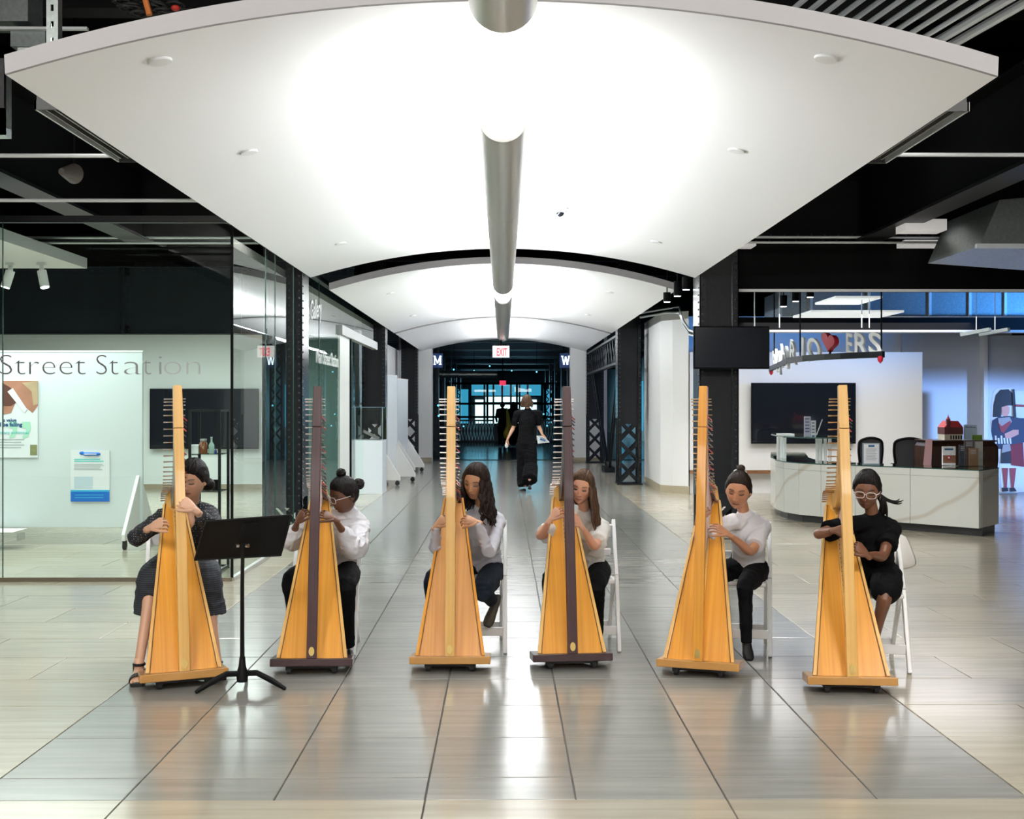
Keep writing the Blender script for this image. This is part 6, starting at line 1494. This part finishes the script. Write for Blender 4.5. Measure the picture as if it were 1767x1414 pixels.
# girl 5
th5, R5 = person(dict(label='girl with a white hair tie and gathered dark hair in a white tee', seed=5, scale=1.02, girth=.84, skin=SK5, lips=(.28, .11, .09), brow=(.015, .01, .008), eyes=.2,
    pelvis=J(1290, 975, 7.64), chest=J(1292, 925, 7.52), neck=J(1284, 888, 7.46), head=J(1274, 846, 7.38), head_rot=(14, 6, -20),
    sh=(J(1255, 905, 7.36), J(1318, 908, 7.56)), el=(J(1208, 930, 7.18), J(1296, 952, 7.26)), wr=(J(1204, 900, 7.06), J(1256, 922, 7.05)),
    hand=(dict(d=(.2, -.2, .8), n=(.6, .7, -.2), side=-1, curl=(40, 40, 30)), dict(d=(-.75, -.1, .45), n=(-.1, .7, -.6), side=1, curl=(20, 30, 25))),
    hip=(J(1270, 982, 7.60), J(1308, 985, 7.64)), knee=(J(1216, 1000, 7.36), J(1286, 1012, 7.22)), ankle=(J(1215, 1105, 7.4), J(1288, 1110, 7.18)),
    hair='hair_dark', hair_style=dict(shell=dict(th_=.010, front=.062, side=-.02, back=-.08, part=None, temple=.02), buns=[((.0, .045, .130), (.028, .03, .022))]),
    shirt=dict(mat='cloth_white', sleeve=.40, e=.012, se=.015, flare=.012, fold=.006, hem=-.03), pants=dict(mat='cloth_black', r=[.088, .075, .055, .052, .046, .036, .030]),
    feet=[dict(heel=V((J(1215, 0, 7.4).x, 7.4, 0)), toe=V((J(1215, 0, 7.2).x, 7.15, 0))), dict(heel=J(1286, 1106, 7.24), toe=J(1292, 1140, 7.10), L=.20, h=.055)]))
hc = J(1274, 846, 7.38); b = B(); b.tube([hc+R5@V((.034*math.cos(q), .03+.034*math.sin(q), .108)) for q in [2*PI*k/18 for k in range(19)]], .009, 8); b.build('hair_tie', M['cloth_tee'], th5, smooth=True)['label'] = 'white fabric hair tie'
# girl 6
th6, R6 = person(dict(label='girl in a black tee with clear glasses and a low ponytail behind the rightmost harp', seed=6, scale=.98, girth=.88, skin=SK6, lips=(.17, .06, .05), brow=(.012, .008, .006), eyes=.1, glasses=True,
    pelvis=J(1508, 984, 7.24), chest=J(1510, 930, 7.04), neck=J(1506, 892, 6.98), head=J(1496, 845, 6.90), head_rot=(15, 4, -22),
    sh=(J(1460, 908, 6.94), J(1540, 912, 7.04)), el=(J(1412, 922, 6.76), J(1523, 960, 6.84)), wr=(J(1440, 916, 6.66), J(1496, 958, 6.62)),
    hand=(dict(d=(.9, -.1, .05), n=(.2, .85, -.4), side=-1, curl=(30, 40, 30), L=.155), dict(d=(-.6, -.1, .55), n=(-.2, .8, -.4), side=1, curl=(50, 50, 30), L=.155)),
    hip=(J(1490, 991, 7.22), J(1530, 994, 7.24)), knee=(J(1456, 1008, 7.0), J(1528, 1025, 6.76)), ankle=(J(1460, 1135, 6.95), J(1500, 1140, 6.95)),
    hair='hair_black', hair_style=dict(shell=dict(th_=.012, front=.058, side=-.02, back=-.08, part=None, temple=.015), tails=[dict(n=16, spread=.035, r=.012, pts=[(.02, .10, -.02), (.11, .06, -.07), (.12, .07, -.12), (.115, .08, -.16)]), dict(n=6, spread=.02, r=.007, pts=[(.02, .10, -.02), (.13, .06, -.06), (.19, .05, -.08), (.22, .05, -.07)])]),
    shirt=dict(mat='cloth_black', sleeve=.34, e=.010, se=.016, flare=.012, fold=.005, hem=-.04), pants=dict(mat='cloth_black', name='shorts', len=.44, r=[.095, .09, .078, .07, .05, .04, .03], e=.012, fold=.007),
    feet=[dict(heel=V((J(1460, 0, 6.95).x, 6.95, 0)), toe=V((J(1460, 0, 6.75).x, 6.7, 0))), dict(heel=V((J(1500, 0, 6.95).x, 6.95, 0)), toe=V((J(1500, 0, 6.75).x, 6.7, 0)))]))
hc = J(1496, 845, 6.90); B().tube([hc+R6@V((.075, .012+.009*math.cos(q), -.050+.012*math.sin(q))) for q in [2*PI*k/14 for k in range(15)]], .0018, 6).build('earring', M['pin'], th6, smooth=True)
# V neckline skin of the woman
th1 = bpy.data.objects['person']
b = B(); b.col = SK1; ctr = J(328, 905, 6.83)
b.add([J(315, 880, 6.865), J(345, 880, 6.875), J(322, 930, 6.855), J(330, 900, 6.84)], [(0, 3, 1), (0, 2, 3), (3, 2, 1)])
# walking woman seen from behind
WY = 21.7
wp_ = lambda x, y, dy=0: J(x, y, WY+dy)
thw, Rw = person(dict(label='woman walking away down the corridor in a black top and wide black trousers', seed=9, scale=1.03, girth=1.08, skin=(.50, .27, .18), lips=(.3, .1, .1), brow=(.03, .02, .02), eyes=0,
    pelvis=wp_(908, 763), chest=wp_(910, 728), neck=wp_(911, 708), head=wp_(909, 694), head_rot=(0, 0, 155),
    sh=(wp_(930, 714), wp_(892, 714)), el=(wp_(930, 736, .05), wp_(886, 738)), wr=(wp_(936, 750, -.05), wp_(876, 758, -.1)),
    hand=(dict(d=(.5, 0, -.8), n=(-.5, -.5, 0), side=1, curl=(25, 30, 20), L=.17), dict(d=(-.3, 0, -.9), n=(.6, -.3, 0), side=-1, curl=(25, 30, 20), L=.17)),
    hip=(wp_(915, 765), wp_(902, 765)), knee=(wp_(916, 803, -.06), wp_(903, 803, .1)), ankle=(wp_(914, 828, -.35), wp_(906, 838, .0)),
    hair='hair_brown', hair_style=dict(shell=dict(th_=.022, front=.06, side=-.08, back=-.10, part=None, temple=0), locks=[dict(n=36, length=.14, az0=60, az1=300, seed=24, wav=.004, rad=.014, spread=.0, r0=.092)]),
    shirt=dict(mat='cloth_black', sleeve=.42, e=.016, se=.018, fold=.006, hem=-.04), pants=dict(mat='cloth_black', r=[.10, .10, .10, .10, .11, .115, .12], len=.97, fold=.010),
    feet=[dict(heel=wp_(914, 842, -.33), toe=wp_(914, 846, -.12), L=.23, label='black sandal lifted behind'), dict(heel=V((wp_(905, 0).x, WY, 0)), toe=V((wp_(898, 0).x, WY+.2, 0)), L=.23)]))
thp = thing('paper_bag', 'crumpled white paper held in the walking woman\'s right hand', 'paper', wp_(938, 758, -.06))
m = B(); m.add([wp_(926, 752, -.1), wp_(938, 755, -.14), wp_(948, 764, -.1), wp_(928, 766, -.1), wp_(926, 752, -.02), wp_(938, 753, 0.02), wp_(948, 763, -.02), wp_(928, 765, -.02)], [(0,1,2,3),(7,6,5,4),(0,4,5,1),(1,5,6,2),(2,6,7,3),(3,7,4,0)]); m.build('paper_sheet', M['paper'], thp)
m = B(); m.bar(wp_(932, 758, -.13), wp_(941, 761, -.15), .02, .03); m.build('dark_print', M['navy_print'], thp)
o = B().ball(wp_(874, 769, -.12), (.03, .03, .05), 10, 6).build('white_tissue', M['paper'], None, smooth=True); tag(o, 'small white tissue in the walking woman\'s left hand', 'tissue')
# two people far away in the dark hall
for (px, lb, sd) in ((867, 'dark-clothed person with short hair standing far off in the dark hall', 31), (886, 'person in a black dress with long dark hair far off in the dark hall', 32)):
    FY = 45.0; q = lambda x, z, dy=0: V((J(px+x, 0, FY).x, FY+dy, z))
    person(dict(label=lb, seed=sd, scale=1.02, girth=1.15, skin=(.3, .16, .11), lips=(.2, .1, .1), brow=(.02, .02, .02), eyes=0, coarse=True,
        pelvis=q(0, .92), chest=q(0, 1.27), neck=q(0, 1.44), head=q(0, 1.58), head_rot=(0, 0, 170), sh=(q(8, 1.38), q(-8, 1.38)), el=(q(11, 1.1), q(-11, 1.1)), wr=(q(9, .88, -.1), q(-9, .9, -.1)),
        hand=(dict(d=(0, 0, -1), n=(-1, 0, 0)), dict(d=(0, 0, -1), n=(1, 0, 0))), hip=(q(4, .9), q(-4, .9)), knee=(q(4, .5), q(-4, .5)), ankle=(q(4, .08), q(-4, .08)),
        hair='hair_black', hair_style=dict(shell=dict(th_=.02, front=.06, side=-.06, back=-.09, part=None, temple=0), locks=[dict(n=20, length=.22, az0=60, az1=300, seed=40, wav=.004, rad=.018, spread=.03, r0=.09)] if sd == 32 else []),
        shirt=dict(mat='cloth_black', sleeve=.9 if sd == 31 else .3, e=.02, fold=0), pants=dict(mat='cloth_black', r=[.11, .11, .11, .11, .11, .11, .11] if sd == 32 else [.1, .09, .07, .065, .06, .055, .05], fold=0),
        feet=[dict(heel=q(4, 0), toe=q(4, 0, .2)), dict(heel=q(-4, 0), toe=q(-4, 0, .2))]))
FY = 44.2; p0 = lambda x, y: J(x, y, FY); m = B()
m.tube([p0(874.5, 704), p0(876, 716), p0(878, 735), p0(875, 748), p0(874, 757)], [(.02, .02), (.06, .04), (.10, .07), (.14, .09), (.11, .07)], 12, side=(1, 0, 0)); o = m.build('yellow_gown', mat('yellow_cloth', (.62, .42, .02), .6, emit=(.5, .36, .02), es=.0), None, smooth=True); tag(o, 'tall folded yellow cloth standing between the two far people', 'cloth')
